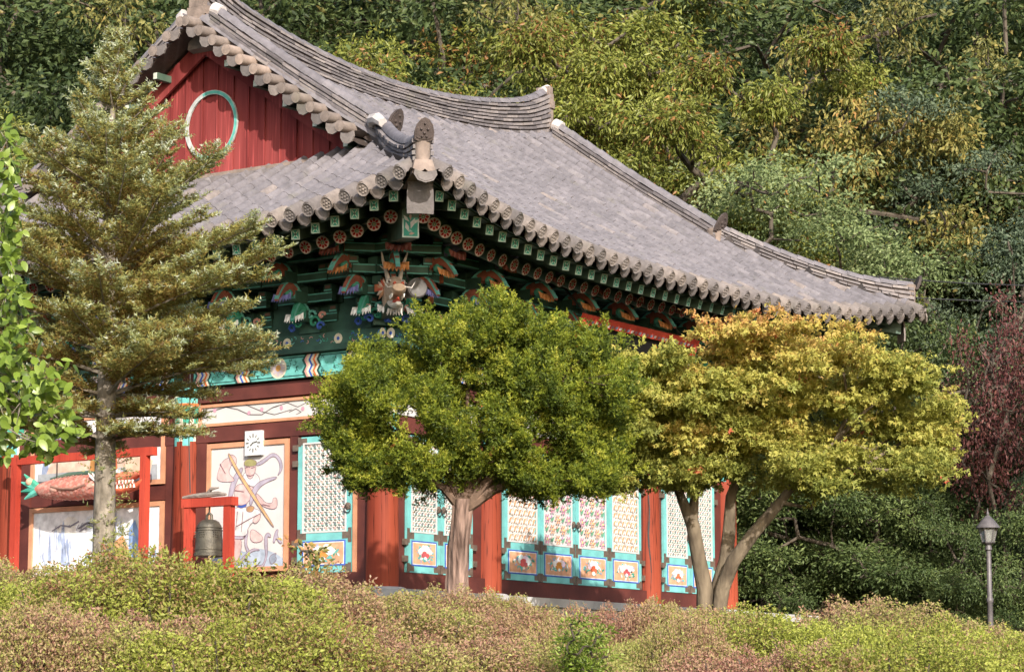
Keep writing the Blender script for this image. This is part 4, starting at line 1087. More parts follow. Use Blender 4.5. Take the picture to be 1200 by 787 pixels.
# corner hip rafters
for (cx_, sx) in ((0, -1), (Lx, 1)):
    for (cy_, sy_) in ((0, -1), (Dy, 1)):
        d = Vector((sx, sy_, 0)).normalized(); c = Vector((cx_, cy_, 0))
        e = MB().bar(c+d*.0+Vector((0, 0, 5.35)), c+d*1.83*1.414+Vector((0, 0, 5.02)), .24, .42).obj('hip_rafter', 'green_rafter', hall)
        p = c+d*1.836*1.414+Vector((0, 0, 5.02)); sd_ = Vector((-d.y, d.x, 0)); mb = MB()
        for (w, h_, o_, cl) in ((.118, .205, 0, (.52, .56, .48)), (.10, .185, .002, (.06, .30, .22))):
            mb.add([p+d*o_+sd_*u+Vector((0, 0, z)) for u, z in ((-w, -h_), (w, -h_), (w, h_), (-w, h_))], [(0, 1, 2, 3)], col=cl)
        for k_, (u0, z0, ln_, an, wd_, cl) in enumerate([(-.02, -.13, .16, 1.9, .035, (.52, .50, .46)), (.0, -.08, .17, 1.2, .04, (.56, .53, .48)), (.01, -.02, .14, .6, .03, (.50, .47, .42)), (-.02, .02, .13, 2.3, .03, (.55, .52, .47)), (.0, .03, .14, 1.6, .022, (.50, .32, .26)), (-.03, -.16, .09, .2, .025, (.45, .30, .24)), (.03, -.12, .08, 2.8, .02, (.30, .42, .36))]):
            dx, dz = math.cos(an), math.sin(an)
            mb.add([p+d*(.005+.0006*k_)+sd_*u+Vector((0, 0, z)) for u, z in ((u0, z0), (u0+dx*ln_*.5-dz*wd_, z0+dz*ln_*.5+dx*wd_), (u0+dx*ln_, z0+dz*ln_), (u0+dx*ln_*.5+dz*wd_*.6, z0+dz*ln_*.5-dx*wd_*.6))], [(0, 1, 2, 3)], col=cl)
        mb.obj('painted_end', 'paint', e)
        e2 = MB().bar(c+d*.9+Vector((0, 0, 5.55)), c+d*2.42*1.414+Vector((0, 0, 5.28)), .22, .3).obj('corner_flying_rafter', 'green_rafter', hall)
        q = c+d*2.46*1.414
        mb = MB(); V_ = []
        for (z, w, f_) in ((5.47, .17, 0), (5.30, .185, .02), (5.10, .19, .025), (4.99, .185, .02)):
            for u in (-1, -.5, 0, .5, 1): V_.append(q+sd_*u*w+d*(f_-.03*u*u)+Vector((0, 0, z)))
        V_ += [v-d*.03 for v in V_]
        Fs = [(i*5+j, i*5+j+1, (i+1)*5+j+1, (i+1)*5+j) for i in range(3) for j in range(4)]; Fs += [tuple(20+k for k in f)[::-1] for f in Fs]
        Fs += [(i*5, (i+1)*5, 25+i*5, 20+i*5) for i in range(3)]+[((i+1)*5+4, i*5+4, 24+i*5, 29+i*5) for i in range(3)]+[(15+j, 16+j, 36+j, 35+j) for j in range(4)]
        mb.add(V_, Fs).obj('corner_plate', 'tile_warm', e2)
        # corner drip tile and the two end tiles of the hip
        q2 = c+d*2.75*1.414+Vector((0, 0, 5.53)); M = frame(q2, -d, -sd_, Vector((0, 0, 1)))
        inst('drip_tile', drip_me, roof, M @ Matrix.Diagonal((1, 1.3, 1, 1)))
        mb = MB().box(0, 1, 0, 1, 0, 1)
        MB().hexa([c+d*2.2*1.414-sd_*.2+Vector((0, 0, 5.40)), c+d*2.2*1.414+sd_*.2+Vector((0, 0, 5.40)), c+d*2.70*1.414+sd_*.17+Vector((0, 0, 5.49)), c+d*2.70*1.414-sd_*.17+Vector((0, 0, 5.49)),
                   c+d*2.2*1.414-sd_*.17+Vector((0, 0, 5.70)), c+d*2.2*1.414+sd_*.17+Vector((0, 0, 5.70)), c+d*2.64*1.414+sd_*.12+Vector((0, 0, 5.70)), c+d*2.64*1.414-sd_*.12+Vector((0, 0, 5.70))]).obj('corner_mortar', 'mortar', roof)

# ---- dragon head under the near corner
def loft(mb, secs, n_=12, cap=True, **k):
    """secs: (centre, side vec, up vec, half width, half height)"""
    V_ = []
    for c, sd_, u, w, h_ in secs:
        for j in range(n_):
            a = 2*math.pi*j/n_; V_.append(Vector(c)+Vector(sd_)*w*math.cos(a)+Vector(u)*h_*math.sin(a))
    Fs = [(i*n_+j, i*n_+(j+1) % n_, (i+1)*n_+(j+1) % n_, (i+1)*n_+j) for i in range(len(secs)-1) for j in range(n_)]
    if cap: Fs += [tuple(range(n_))[::-1], tuple((len(secs)-1)*n_+j for j in range(n_))]
    return mb.add(V_, Fs, **k)
dh = link(bpy.data.objects.new('dragon_head', None), hall); dh.matrix_local = Matrix.Translation((-.742, -.742, 4.30)) @ Matrix.Scale(.8, 4) @ Matrix.Translation((.742, .742, -4.30))
D_ = Vector((-s2, -s2, 0)); S_ = Vector((s2, -s2, 0)); Z_ = Vector((0, 0, 1))
o0 = D_*1.05+Vector((0, 0, 4.30))
mb = MB()
loft(mb, [(o0-D_*.5-Z_*.1, S_, Z_, .16, .2), (o0-D_*.1, S_, Z_, .19, .24), (o0+D_*.1+Z_*.06, S_, Z_, .18, .2), (o0+D_*.3+Z_*.0, S_, Z_, .15, .13), (o0+D_*.48-Z_*.03, S_, Z_, .15, .11), (o0+D_*.58-Z_*.02, S_, Z_, .11, .07)], 12, col=(.62, .46, .34))
loft(mb, [(o0-D_*.1-Z_*.2, S_, Z_, .13, .08), (o0+D_*.2-Z_*.3, S_, Z_, .12, .06), (o0+D_*.45-Z_*.33, S_, Z_, .09, .05), (o0+D_*.52-Z_*.30, S_, Z_, .05, .03)], 10, col=(.60, .56, .50))
mb.obj('skull', 'paint', dh, True)
for s_ in (-1, 1):
    mb = MB(); mb.tube([o0+S_*s_*.10-D_*.05+Z_*.18, o0+S_*s_*.15-D_*.12+Z_*.42, o0+S_*s_*.20-D_*.10+Z_*.58, o0+S_*s_*.24-D_*.02+Z_*.72], [.045, .036, .028, .012], 7, col=(.55, .48, .42))
    mb.tube([o0+S_*s_*.15-D_*.1+Z_*.4, o0+S_*s_*.25-D_*.14+Z_*.48], [.024, .008], 6, col=(.55, .48, .42)); mb.obj('horn', 'paint', dh, True)
mane = MB(); teeth = MB(); snout = MB()
for s_ in (-1, 1):
    c = o0+S_*s_*.12+D_*.16+Z_*.14; ey = MB(); ey.lathe([(.01, -.05), (.05, -.03), (.06, 0), (.05, .03), (.01, .05)], 8, c, col=(.68, .64, .58)); c = c+D_*.05+S_*s_*.01; ey.lathe([(.005, -.025), (.026, 0), (.005, .025)], 6, c, col=(.05, .03, .03))
    ey.obj('eye', 'paint', dh, True)
    for k in range(7):
        a = k*.42-.9; b0 = o0+S_*s_*.17-D_*.08+Z_*.05
        tip = b0+S_*s_*.13*math.cos(a)+Z_*.22*math.sin(a)-D_*.18
        mane.tube([b0, (b0+tip)/2+D_*.02, tip], [.05, .04, .006], 5, col=[(.55, .30, .18), (.62, .50, .40), (.45, .10, .06)][k % 3])
    for k in range(4):
        c = o0+D_*(.2+.09*k)+S_*s_*.11-Z_*.12; teeth.tube([c, c-Z_*.07], [.022, .004], 5, col=(.8, .78, .72))
    c = o0+D_*.5+S_*s_*.07+Z_*.05; snout.tube([c, c+D_*.05+Z_*.02], [.04, .025], 6, col=(.55, .12, .07))
    MB().tube([o0+D_*.52+S_*s_*.1, o0+D_*.66+S_*s_*.22-Z_*.04, o0+D_*.6+S_*s_*.3+Z_*.1], [.014, .011, .004], 5, col=(.6, .55, .5)).obj('whisker', 'paint', dh, True)
MB().tube([o0+D_*.1-Z_*.22, o0+D_*.4-Z_*.25, o0+D_*.5-Z_*.2], [.06, .05, .02], 6, col=(.6, .1, .06)).obj('tongue', 'paint', dh, True)
beard = MB()
for k in range(6):
    a = -1+k*.4; b0 = o0-Z_*.34+D_*.05; beard.tube([b0+S_*a*.1, b0+S_*a*.14-Z_*.12+D_*.02], [.035, .006], 5, col=(.50, .46, .42))
for nm, m__ in (('mane', mane), ('teeth', teeth), ('nostrils', snout), ('beard', beard)): m__.obj(nm, 'paint', dh, True, 'stuff')
MB().bar(D_*.2+Z_*4.05, D_*.95+Z_*4.22, .24, .32).obj('neck_beam', 'green_rafter', dh)

# ---- name plaque hung under the front eave, leaning forward
pq = thing('name_plaque', 'dark wooden name plaque with red frame under the front eave', 'plaque', (5.13, -1.0, 3.45))
tl = math.radians(22); ax_u = Vector((0, -math.sin(tl), math.cos(tl))); nrm = Vector((0, -math.cos(tl), -math.sin(tl)))
def pq_box(name, u0, u1, v0, v1, n0, n1, m_):
    P_ = []
    for n__ in (n0, n1):
        P_ += [Vector((u, 0, 0))+ax_u*v+nrm*n__ for u, v in ((u0, v0), (u1, v0), (u1, v1), (u0, v1))]
    return MB().add(P_, [(0, 1, 2, 3), (7, 6, 5, 4), (0, 4, 5, 1), (1, 5, 6, 2), (2, 6, 7, 3), (3, 7, 4, 0)]).obj(name, m_, pq)
pq_box('board', -1.62, 1.62, 0, .92, 0, .04, 'black')
for (a, b, c, d) in ((-1.77, 1.77, .92, 1.07), (-1.77, 1.77, -.15, 0), (-1.77, -1.62, 0, .92), (1.62, 1.77, 0, .92)):
    f_ = pq_box('frame_rail', a, b, c, d, -.01, .09, 'stand_red')
mb = MB()
for k in range(27):
    u = -1.6+k*.12
    P_ = [Vector((u+du, 0, 0))+ax_u*v+nrm*.093 for du, v in ((0, .94), (.07, .94), (.09, .985), (.02, .985))]
    mb.add(P_, [(0, 1, 2, 3)], col=[(.15, .15, .2), (.55, .45, .42), (.2, .1, .12)][k % 3])
for uu in (-1.695, 1.695):
    for t in range(6):
        c = Vector((uu, 0, 0))+ax_u*(.2+.14*t)+nrm*.094
        mb.add([c+Vector((.05*math.cos(j), 0, 0))+ax_u*.05*math.sin(j) for j in range(6)], [tuple(range(6))], col=[(.66, .62, .58), (.3, .45, .45), (.62, .15, .1)][t % 3])
mb.obj('frame_pattern', 'paint', pq)
mb = MB()
def ch(pts, w):
    for (a, b) in zip(pts[:-1], pts[1:]):
        mb.bar(Vector((a[0], 0, 0))+ax_u*a[1]+nrm*.048, Vector((b[0], 0, 0))+ax_u*b[1]+nrm*.048, w, .012, nrm, col=(.42, .20, .025))
ch([(.55, .82), (.45, .6), (.30, .42), (.25, .3)], .1); ch([(1.28, .78), (1.18, .52), (1.05, .36), (1.0, .22)], .1)
mb.obj('gilt_strokes', 'paint', pq)
for u in (-1.5, 1.5):
    p0 = Vector((u, 0, 0))+ax_u*1.0; MB().tube([p0, p0+Vector((0, .5, .55))], .02, 6).obj('hanger', 'iron', pq)

# ---- loudspeaker beside the dragon head
ls = thing('loudspeaker', 'grey horn loudspeaker fixed beside the dragon head under the eaves', 'loudspeaker', tuple(o0+S_*.26+D_*.1+Z_*.0))
MB().lathe([(.05, 0), (.09, .02), (.13, .1), (.15, .24), (.13, .27), (.04, .2)], 14).obj('horn', 'grey_horn', ls, True).rotation_euler = (math.radians(90), 0, math.radians(-38))
MB().box(-.06, .06, -.05, .12, -.1, .1).obj('driver_box', 'grey_horn', ls)
MB().tube([(0, .05, .08), (.05, .2, .35), (.2, .45, .6)], .015, 6).obj('mount', 'iron', ls)

# ---- wall clock
q = on_ax(298.5, 519, 0, -.10)
ck = thing('wall_clock', 'white square wall clock above the guardian mural', 'clock', (-.09, q[1], q[2]-.19))
MB().box(-.05, .02, -.165, .165, 0, .38).obj('case', 'white_paint', ck)
mb = MB()
for k in range(12):
    a = k*math.pi/6; r = .115
    c = (-.053, r*math.sin(a)*-1, .19+r*math.cos(a)); w, h_ = (.013, .02) if k % 3 else (.018, .028)
    d1 = Vector((0, -math.sin(a), math.cos(a))); d2 = Vector((0, -math.cos(a), -math.sin(a))); c = Vector(c)
    mb.add([c-d1*h_-d2*w*.5, c-d1*h_+d2*w*.5, c+d1*h_+d2*w*.5, c+d1*h_-d2*w*.5], [(0, 1, 2, 3)])
mb.obj('hour_marks', 'black', ck)
mb = MB(); mb.bar((-.056, 0, .19), (-.056, .05, .15), .004, .016, (0, 1, 0)); mb.bar((-.058, .01, .19), (-.058, -.085, .21), .004, .012, (0, 0, 1)); mb.obj('hands', 'black', ck)

# ---- fish gong in its red frame
XF = -.62
fy0, fy1 = 4.17, 6.95
fs = thing('wooden_stand', 'tall bright red wooden post frame standing before the landscape murals', 'stand', (XF, (fy0+fy1)/2, -.06))
for y in (fy0, fy1):
    MB().box(-.055, .055, y-(fy0+fy1)/2-.06, y-(fy0+fy1)/2+.06, 0, 2.22).obj('post', 'stand_red', fs)
    MB().box(-.3, .3, y-(fy0+fy1)/2-.06, y-(fy0+fy1)/2+.06, 0, .1).obj('foot', 'stand_red', fs)
hw = (fy1-fy0)/2
MB().box(-.055, .055, -hw-.2, hw+.2, 2.22, 2.35).obj('cross_beam', 'stand_red', fs)
fd = thing('fish_drum', 'carved pink wooden fish drum with green tail hung in the red frame', 'drum', (XF, 5.5, 1.73))
mb = MB(); Yv = (0, 1, 0); Zv = (0, 0, 1); Xv = (1, 0, 0)
secs = [(.98, .06, .07, .02), (.8, .11, .12, .01), (.5, .16, .17, 0), (.1, .185, .2, 0), (-.3, .18, .19, 0), (-.6, .16, .165, .01), (-.78, .13, .13, .02)]
loft(mb, [((0, y, dz), Xv, Zv, w, h_) for y, w, h_, dz in secs], 16, col=(.60, .24, .18))
bd = mb.obj('body', 'paint', fd, True)
mb = MB()
for i in range(20):
    y = .82-.085*i
    w = np.interp(-y, [-.98, -.8, -.5, -.1, .3, .6, .78], [.06, .11, .16, .185, .18, .16, .13]); h_ = w*1.07
    for j in range(9):
        a = math.pi-1.15+j*.29+(.145 if i % 2 else 0)
        c = Vector((w*1.0*math.cos(a), y, h_*math.sin(a))); n_ = Vector((math.cos(a), 0, math.sin(a))); t_ = Vector((-math.sin(a), 0, math.cos(a)))
        mb.add([c+n_*.004+Vector((0, .045, 0)), c+n_*.012-t_*.035, c+n_*.018-Vector((0, .05, 0)), c+n_*.012+t_*.035], [(0, 1, 2, 3)], col=[(.66, .30, .24), (.55, .20, .16), (.62, .34, .27)][(i+j) % 3])
mb.obj('scales', 'paint', bd)
mb = MB()    # tail
for k, (dz, dy, c) in enumerate([(.20, .34, (.07, .33, .22)), (.10, .40, (.10, .42, .32)), (-.02, .40, (.05, .28, .20)), (-.12, .32, (.12, .45, .36))]):
    mb.tube([(0, .9, .02), (-.02, .9+dy*.5, .02+dz*.6), (-.03, .9+dy, .02+dz*1.25)], [.06, .055, .012], 7, col=c)
mb.lathe([(.01, -.07), (.06, -.04), (.075, 0), (.06, .04), (.01, .07)], 9, (-.04, 1.1, .14), col=(.62, .36, .25))
mb.obj('tail', 'paint', fd, True)
mb = MB()    # dragon-like head with open mouth
loft(mb, [((0, -.7, .05), Xv, Zv, .14, .12), ((0, -.9, .12), Xv, Zv, .14, .09), ((0, -1.1, .13), Xv, Zv, .11, .06), ((0, -1.25, .17), Xv, Zv, .07, .04)], 10, col=(.58, .17, .10))
loft(mb, [((0, -.7, -.08), Xv, Zv, .13, .08), ((0, -.95, -.09), Xv, Zv, .12, .05), ((0, -1.2, -.03), Xv, Zv, .10, .05), ((0, -1.32, .06), Xv, Zv, .06, .03)], 10, col=(.62, .13, .06))
for k in range(6):
    y = -.82-.07*k
    mb.tube([(-.1, y, .06), (-.11, y, .0)], [.022, .004], 5, col=(.78, .74, .68)); mb.tube([(-.1, y-.03, -.06), (-.11, y-.03, 0)], [.02, .004], 5, col=(.78, .74, .68))
mb.tube([(-.02, -.75, 0), (-.03, -1.1, .02)], [.07, .05], 6, col=(.55, .20, .16))
mb.lathe([(.01, -.04), (.04, -.02), (.045, 0), (.04, .02), (.01, .04)], 8, (-.11, -.86, .2), col=(.75, .7, .6))
for k in range(3): mb.tube([(-.13, -.5-.08*k, .02), (-.2, -.38-.08*k, .14), (-.2, -.32-.08*k, .2)], [.03, .025, .006], 5, col=(.7, .66, .6))
mb.obj('head', 'paint', fd, True)
mb = MB(); loft(mb, [((-.17, .45, -.01), (0, 1, 0), Zv, .10, .05), ((-.19, .45, -.01), (0, 1, 0), Zv, .06, .03)], 8, col=(.62, .34, .26)); loft(mb, [((-.17, -.35, .0), (0, 1, 0), Zv, .1, .05), ((-.2, -.35, 0), (0, 1, 0), Zv, .06, .03)], 8, col=(.62, .34, .26))
mb.tube([(-.18, .5, .03), (-.2, .25, -.02), (-.2, 0, -.03), (-.19, -.25, .02)], .022, 6, col=(.30, .16, .12)); mb.obj('fins', 'paint', fd, True)
MB().tube([(.03, .7, .16), (.03, .3, .215), (.03, -.1, .22), (.03, -.5, .19)], [.03, .05, .05, .03], 6).obj('back_fin', 'green_rafter', fd, True)
for y in (.55, -.45): MB().tube([(0, y, .15), (0, y, .42)], .012, 5).obj('rope', 'iron', fd)

# ---- bronze bell in a small red frame
XB = -.9
bs = thing('bell_stand', 'small bright red wooden frame holding a bell beside the column', 'stand', (XB, 2.6, -.06))
for y in (-.39, .39):
    MB().box(-.06, .06, y-.065, y+.065, 0, 1.34).obj('post', 'stand_red', bs); MB().box(-.26, .26, y-.06, y+.06, 0, .09).obj('foot', 'stand_red', bs)
MB().box(-.08, .08, -.50, .50, 1.34, 1.47).obj('cross_beam', 'stand_red', bs)
bl = thing('temple_bell', 'dark bronze temple bell hung in the small red frame', 'bell', (XB, 2.6, .52))
MB().lathe([(.205, 0), (.225, .015), (.225, .05), (.212, .06), (.208, .2), (.20, .38), (.185, .47), (.15, .53), (.10, .56), (.02, .57)], 28).obj('body', 'bronze', bl, True)
mb = MB()
for z, r in ((.055, .219), (.11, .215), (.40, .204), (.44, .20)): mb.lathe([(r, -.008), (r+.006, -.004), (r+.006, .004), (r, .008)], 28, (0, 0, z))
for a0 in (math.radians(190), math.radians(250), math.radians(130)):
    for i in range(3):
        for j in range(3):
            a = a0+(i-1)*.16; c = Vector((math.cos(a), math.sin(a), 0)); q = c*.2+Vector((0, 0, .30+.035*j)); mb.tube([q, q+c*.02], [.012, .006], 5)
mb.obj('relief_bands', 'bronze', bl, True)
MB().tube([(0, -.05, .555), (0, -.045, .63), (0, 0, .665), (0, .045, .63), (0, .05, .555)], [.025, .022, .022, .022, .025], 7).obj('crown_loop', 'bronze', bl, True)
MB().tube([(0, 0, .66), (0, 0, .76)], .012, 6).obj('chain', 'iron', bl)
st_ = MB(); st_.tube([(XB-.02, 3.12, 1.44), (XB, 2.95, 1.455), (XB, 2.7, 1.46), (XB+.01, 2.45, 1.47), (XB, 2.28, 1.45)], [.02, .035, .045, .04, .02], 7); st_.tube([(XB, 2.65, 1.47), (XB-.02, 2.55, 1.55), (XB, 2.42, 1.56)], [.03, .03, .01], 6)
tag(st_.obj('wooden_striker', 'drift_wood', None, True), 'weathered grey wooden striker lying on the small red bell frame', 'striker')
tag(MB().tube([(-.95, 2.98, 5.02), (-.95, 2.99, 2.3), (-.92, 2.97, 1.5)], .009, 5).obj('hanging_cord', 'wire'), 'thin dark cord hanging beside the column down to the bell frame', 'cord')

# ================================================================== vegetation
def unit(a): return a/np.maximum(np.linalg.norm(a, axis=-1, keepdims=True), 1e-9)
def leaves(rng, P, D, size, ratio, fold=.15, rnd=None, lobes=1):
    """diamond leaves folded along the midrib: base P, direction D"""
    n = len(P); D = unit(D); A = unit(rng.normal(size=(n, 3))+np.array([0, 0, .6])); S = unit(np.cross(D, A)); Nn = np.cross(S, D)
    sz = size*(.7+.6*rng.random(n))[:, None]
    rnd = rng.random(n) if rnd is None else rnd
    Vs, Rs = [], []
    angs = [0] if lobes == 1 else [-.95, 0, .95]
    for a in angs:
        Dd = D*math.cos(a)+S*math.sin(a); Ss = S*math.cos(a)-D*math.sin(a); k = 1 if a == 0 else .8
        V_ = np.stack([P, P+Dd*sz*.45*k+Ss*sz*ratio*.5+Nn*sz*fold, P+Dd*sz*k-Nn*sz*fold*.5, P+Dd*sz*.45*k-Ss*sz*ratio*.5+Nn*sz*fold], 1)
        Vs.append(V_.reshape(-1, 3)); Rs.append(np.repeat(rnd, 4))
    V_ = np.concatenate(Vs); m_ = len(V_)//4; b = np.arange(m_)[:, None]*4
    F_ = np.concatenate([b+np.array([[0, 1, 2]]), b+np.array([[0, 2, 3]])])
    return V_, F_, np.concatenate(Rs)
def needles(rng, P, D, L, m_, nl, nw, rnd, flat_=.35, spread=.9):
    """twigs P->P+D*L each with m_ needle blades (one triangle each)"""
    n = len(P); D = unit(D); s_ = rng.random((n, m_))
    B = P[:, None]+D[:, None]*(L[:, None]*s_)[..., None]
    R = rng.normal(size=(n, m_, 3)); R[..., 2] *= flat_; R = R-D[:, None]*(R*D[:, None]).sum(-1, keepdims=True); R = unit(R)
    T = unit(D[:, None]*.55+R*spread+np.array([0, 0, .18])); W = unit(np.cross(T, rng.normal(size=(n, m_, 3))))
    nlv = nl*(.7+.6*rng.random((n, m_, 1)))
    V_ = np.stack([B-W*nw*.5, B+W*nw*.5, B+T*nlv], 2).reshape(-1, 3)
    F_ = np.arange(len(V_)).reshape(-1, 3)
    r = np.repeat(np.clip(rnd[:, None]+rng.normal(0, .10, (n, m_)), 0, 1), 3).ravel()
    return V_, F_, r
def skeleton(rng, trunk, targets, bend=.12):
    """trunk: list of points; targets sorted outwards and joined to the nearest lower node"""
    pos = [np.array(q, float) for q in trunk]; par = [i-1 for i in range(len(trunk))]
    first = max(1, len(trunk)//3); tg = sorted(targets, key=lambda q: np.linalg.norm(np.array(q)-pos[-1]))
    for t in tg:
        A = np.array(pos); d = np.linalg.norm(A-t, axis=1)+np.maximum(0, A[:, 2]-t[2]+.0)*1.2
        d[:first] += 3; j = int(np.argmin(d))
        mid = (pos[j]+t)/2+rng.normal(0, bend, 3)*np.linalg.norm(t-pos[j]); mid[2] -= .04*np.linalg.norm(t-pos[j])
        pos.append(mid); par.append(j); pos.append(np.array(t, float)); par.append(len(pos)-2)
    n = len(pos); cnt = np.zeros(n)
    ch = set(par)
    for i in range(n-1, -1, -1):
        if i not in ch: cnt[i] += 1
        if par[i] >= 0: cnt[par[i]] += cnt[i]
    return pos, par, cnt
def wood_mesh(name, pos, par, cnt, r0, matname, pw=.5, n=6, flare=1.25, rmin=.006):
    mb = MB(); tot = cnt[0]; rad = [max(rmin, r0*(c/tot)**pw) for c in cnt]
    rad[0] *= flare
    for i, p in enumerate(par):
        if p < 0: continue
        big = rad[i] > r0*.3
        mb.tube([pos[p], pos[i]], [rad[p] if p == i-1 and i < 12 else min(rad[p], rad[i]*1.25), rad[i]], 9 if big else n-1, cap=False)
    return mb.mesh(name, matname, True)
def crown_pts(rng, n, c, r, hollow=.5, zflat=1.0):
    """points in an ellipsoid shell with uneven outline"""
    d = unit(rng.normal(size=(n, 3))); k = (hollow+(1-hollow)*rng.random(n))
    bump = 1+.22*np.sin(3.1*d[:, 0]+5*d[:, 2]+rng.random()*6)+.15*np.sin(7*d[:, 1]+4*d[:, 0])
    return np.array(c)+d*np.array(r)*(k*bump)[:, None]
def cluster_leaves(rng, C, per, spread, size, ratio, droop, lobes=1, rnd_c=None, rv=.22, zs=.6, outc=None):
    n = len(C)*per; Cc = np.repeat(C, per, 0)
    off = rng.normal(size=(n, 3))*np.array([spread, spread, spread*zs]); P = Cc+off
    out = unit(off+1e-6) if outc is None else unit(P-outc)*.7+unit(off+1e-6)*.5
    D = out+np.array([0, 0, -droop])+rng.normal(0, .45, (n, 3))
    base = np.repeat(rng.random(len(C)) if rnd_c is None else rnd_c, per)
    r = np.clip(base+rng.normal(0, rv, n), 0, 1)
    return leaves(rng, P, D, size, ratio, rnd=r, lobes=lobes)
def join(*gs):
    Vs, Fs, Rs, b = [], [], [], 0
    for V_, F_, r in gs: Vs.append(V_); Fs.append(F_+b); Rs.append(r); b += len(V_)
    return np.concatenate(Vs), np.concatenate(Fs), np.concatenate(Rs)
def tree_thing(name, label, cat, loc, parts, group=None, rot=0, sc=1.0, tilt=0):
    e = thing(name, label, cat, loc, group); e.rotation_euler = (0, tilt, rot); e.scale = (sc,)*3 if not isinstance(sc, tuple) else sc
    for nm, me in parts: inst(nm, me, e)
    return e

# ---------------------------------------------------------------- fir beside the murals
def make_fir(H):
    rng = np.random.default_rng(11)
    Pt, Dt, Lt, Rt_ = [], [], [], []
    wood = MB(); kz = H/7.5
    wood.tube([(0, 0, -.3), (.0, 0, .4), (.02, .01, 2.0*kz), (.03, .02, 4.0*kz), (.02, .03, 5.6*kz), (0, 0, H-.25)], [.16, .13, .115, .085, .05, .012], 12)
    z = 2.3*kz
    while z < H-.1:
        f_ = (z/kz-2.1)/5.4
        R0 = kz*np.interp(z/kz, [2.2, 2.7, 3.65, 4.5, 5.4, 6.1, 6.7, 7.5], [1.1, 1.8, 2.05, 1.7, 1.15, .62, .36, .05])
        nb = int(5+rng.random()*2.4); ph = rng.random()*6.28
        for k in range(nb):
            a = ph+k*6.283/nb+rng.normal(0, .3); r = R0*(.72+.38*rng.random())
            dirh = np.array([math.cos(a), math.sin(a), 0]); rise = .22+.5*f_+rng.normal(0, .10); sag = .34*(1-f_)
            def bp_(s_): return np.array([.02, .01, z])+dirh*r*s_+np.array([0, 0, r*(rise*s_-sag*s_*s_+.16*s_**3)])
            pts = [bp_(s_) for s_ in np.linspace(0, 1, 5)]
            wood.tube(pts, [.024*(1-f_)+.01, .018, .012, .008, .004], 5, cap=False)
            side = np.array([-dirh[1], dirh[0], 0])
            ns = int(4+r*10)
            for s_ in np.linspace(.15, 1.0, ns):
                p = bp_(s_); t = unit(bp_(min(1, s_+.05))-bp_(s_-.05))
                for sg in (-1, 1, 0):
                    l2 = min(.46, r*(.11+.24*(1-s_)+.10*rng.random())*(1 if sg else .6))
                    d2 = unit(t*.8+side*sg*(.7+.4*rng.random())+np.array([0, 0, .22+(.5 if sg == 0 else 0)+rng.normal(0, .16)]))
                    nt = max(1, int(l2/.06)); bh = rng.normal(0, .16)
                    for q in range(nt):
                        pp = p+d2*l2*(q+.5)/nt
                        for s3 in (-1, 1):
                            d3 = unit(d2*.9+np.cross(d2, [0, 0, 1])*s3*.7+np.array([0, 0, .22+rng.normal(0, .2)]))
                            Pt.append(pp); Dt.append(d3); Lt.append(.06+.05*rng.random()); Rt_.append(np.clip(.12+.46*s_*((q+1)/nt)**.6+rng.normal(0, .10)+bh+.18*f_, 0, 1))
                    Pt.append(p+d2*l2*.3); Dt.append(d2); Lt.append(l2*.75); Rt_.append(.26)
                    Pt.append(p+d2*l2*.85); Dt.append(d2); Lt.append(.11); Rt_.append(np.clip(.70+rng.normal(0, .24), 0, 1))
        z += (.25+.07*rng.random())*kz
    for (zz, n_, an) in ((1.62, 12, 4.0), (1.30, 18, 3.4), (.86, 40, 4.2), (1.05, 26, 4.6), (.62, 40, 3.6), (2.0, 26, 5.5), (1.9, 20, 3.2)):
        for k in range(n_):
            a = an+rng.normal(0, .9); d = unit(np.array([math.cos(a), math.sin(a), .3+rng.normal(0, .4)]))
            p = np.array([0, 0, zz*kz+rng.normal(0, .06)])+d*(.10+.15*rng.random()); Pt.append(p); Dt.append(d); Lt.append(.11); Rt_.append(.45+.3*rng.random())
    for k in range(26):
        Pt.append(np.array([0, 0, H-.6+.6*k/26])); a = rng.random()*6.28; Dt.append(np.array([math.cos(a)*.6, math.sin(a)*.6, .8])); Lt.append(.12); Rt_.append(.8)
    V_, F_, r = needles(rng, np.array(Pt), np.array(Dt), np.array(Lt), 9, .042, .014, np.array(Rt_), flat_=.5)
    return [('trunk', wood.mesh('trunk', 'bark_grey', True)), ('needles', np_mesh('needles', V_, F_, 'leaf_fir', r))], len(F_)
FD = 28.5
q = at_depth(121, 690, FD); base = gz(q[0], q[1])-.02; FIR = (q[0], q[1], base)
parts, nt_ = make_fir(at_depth(121, 12, FD)[2]-base); print('fir tris', nt_)
tree_thing('fir_tree', 'tall fir tree with olive needles and bare grey lower trunk', 'tree', FIR, parts, rot=.7)

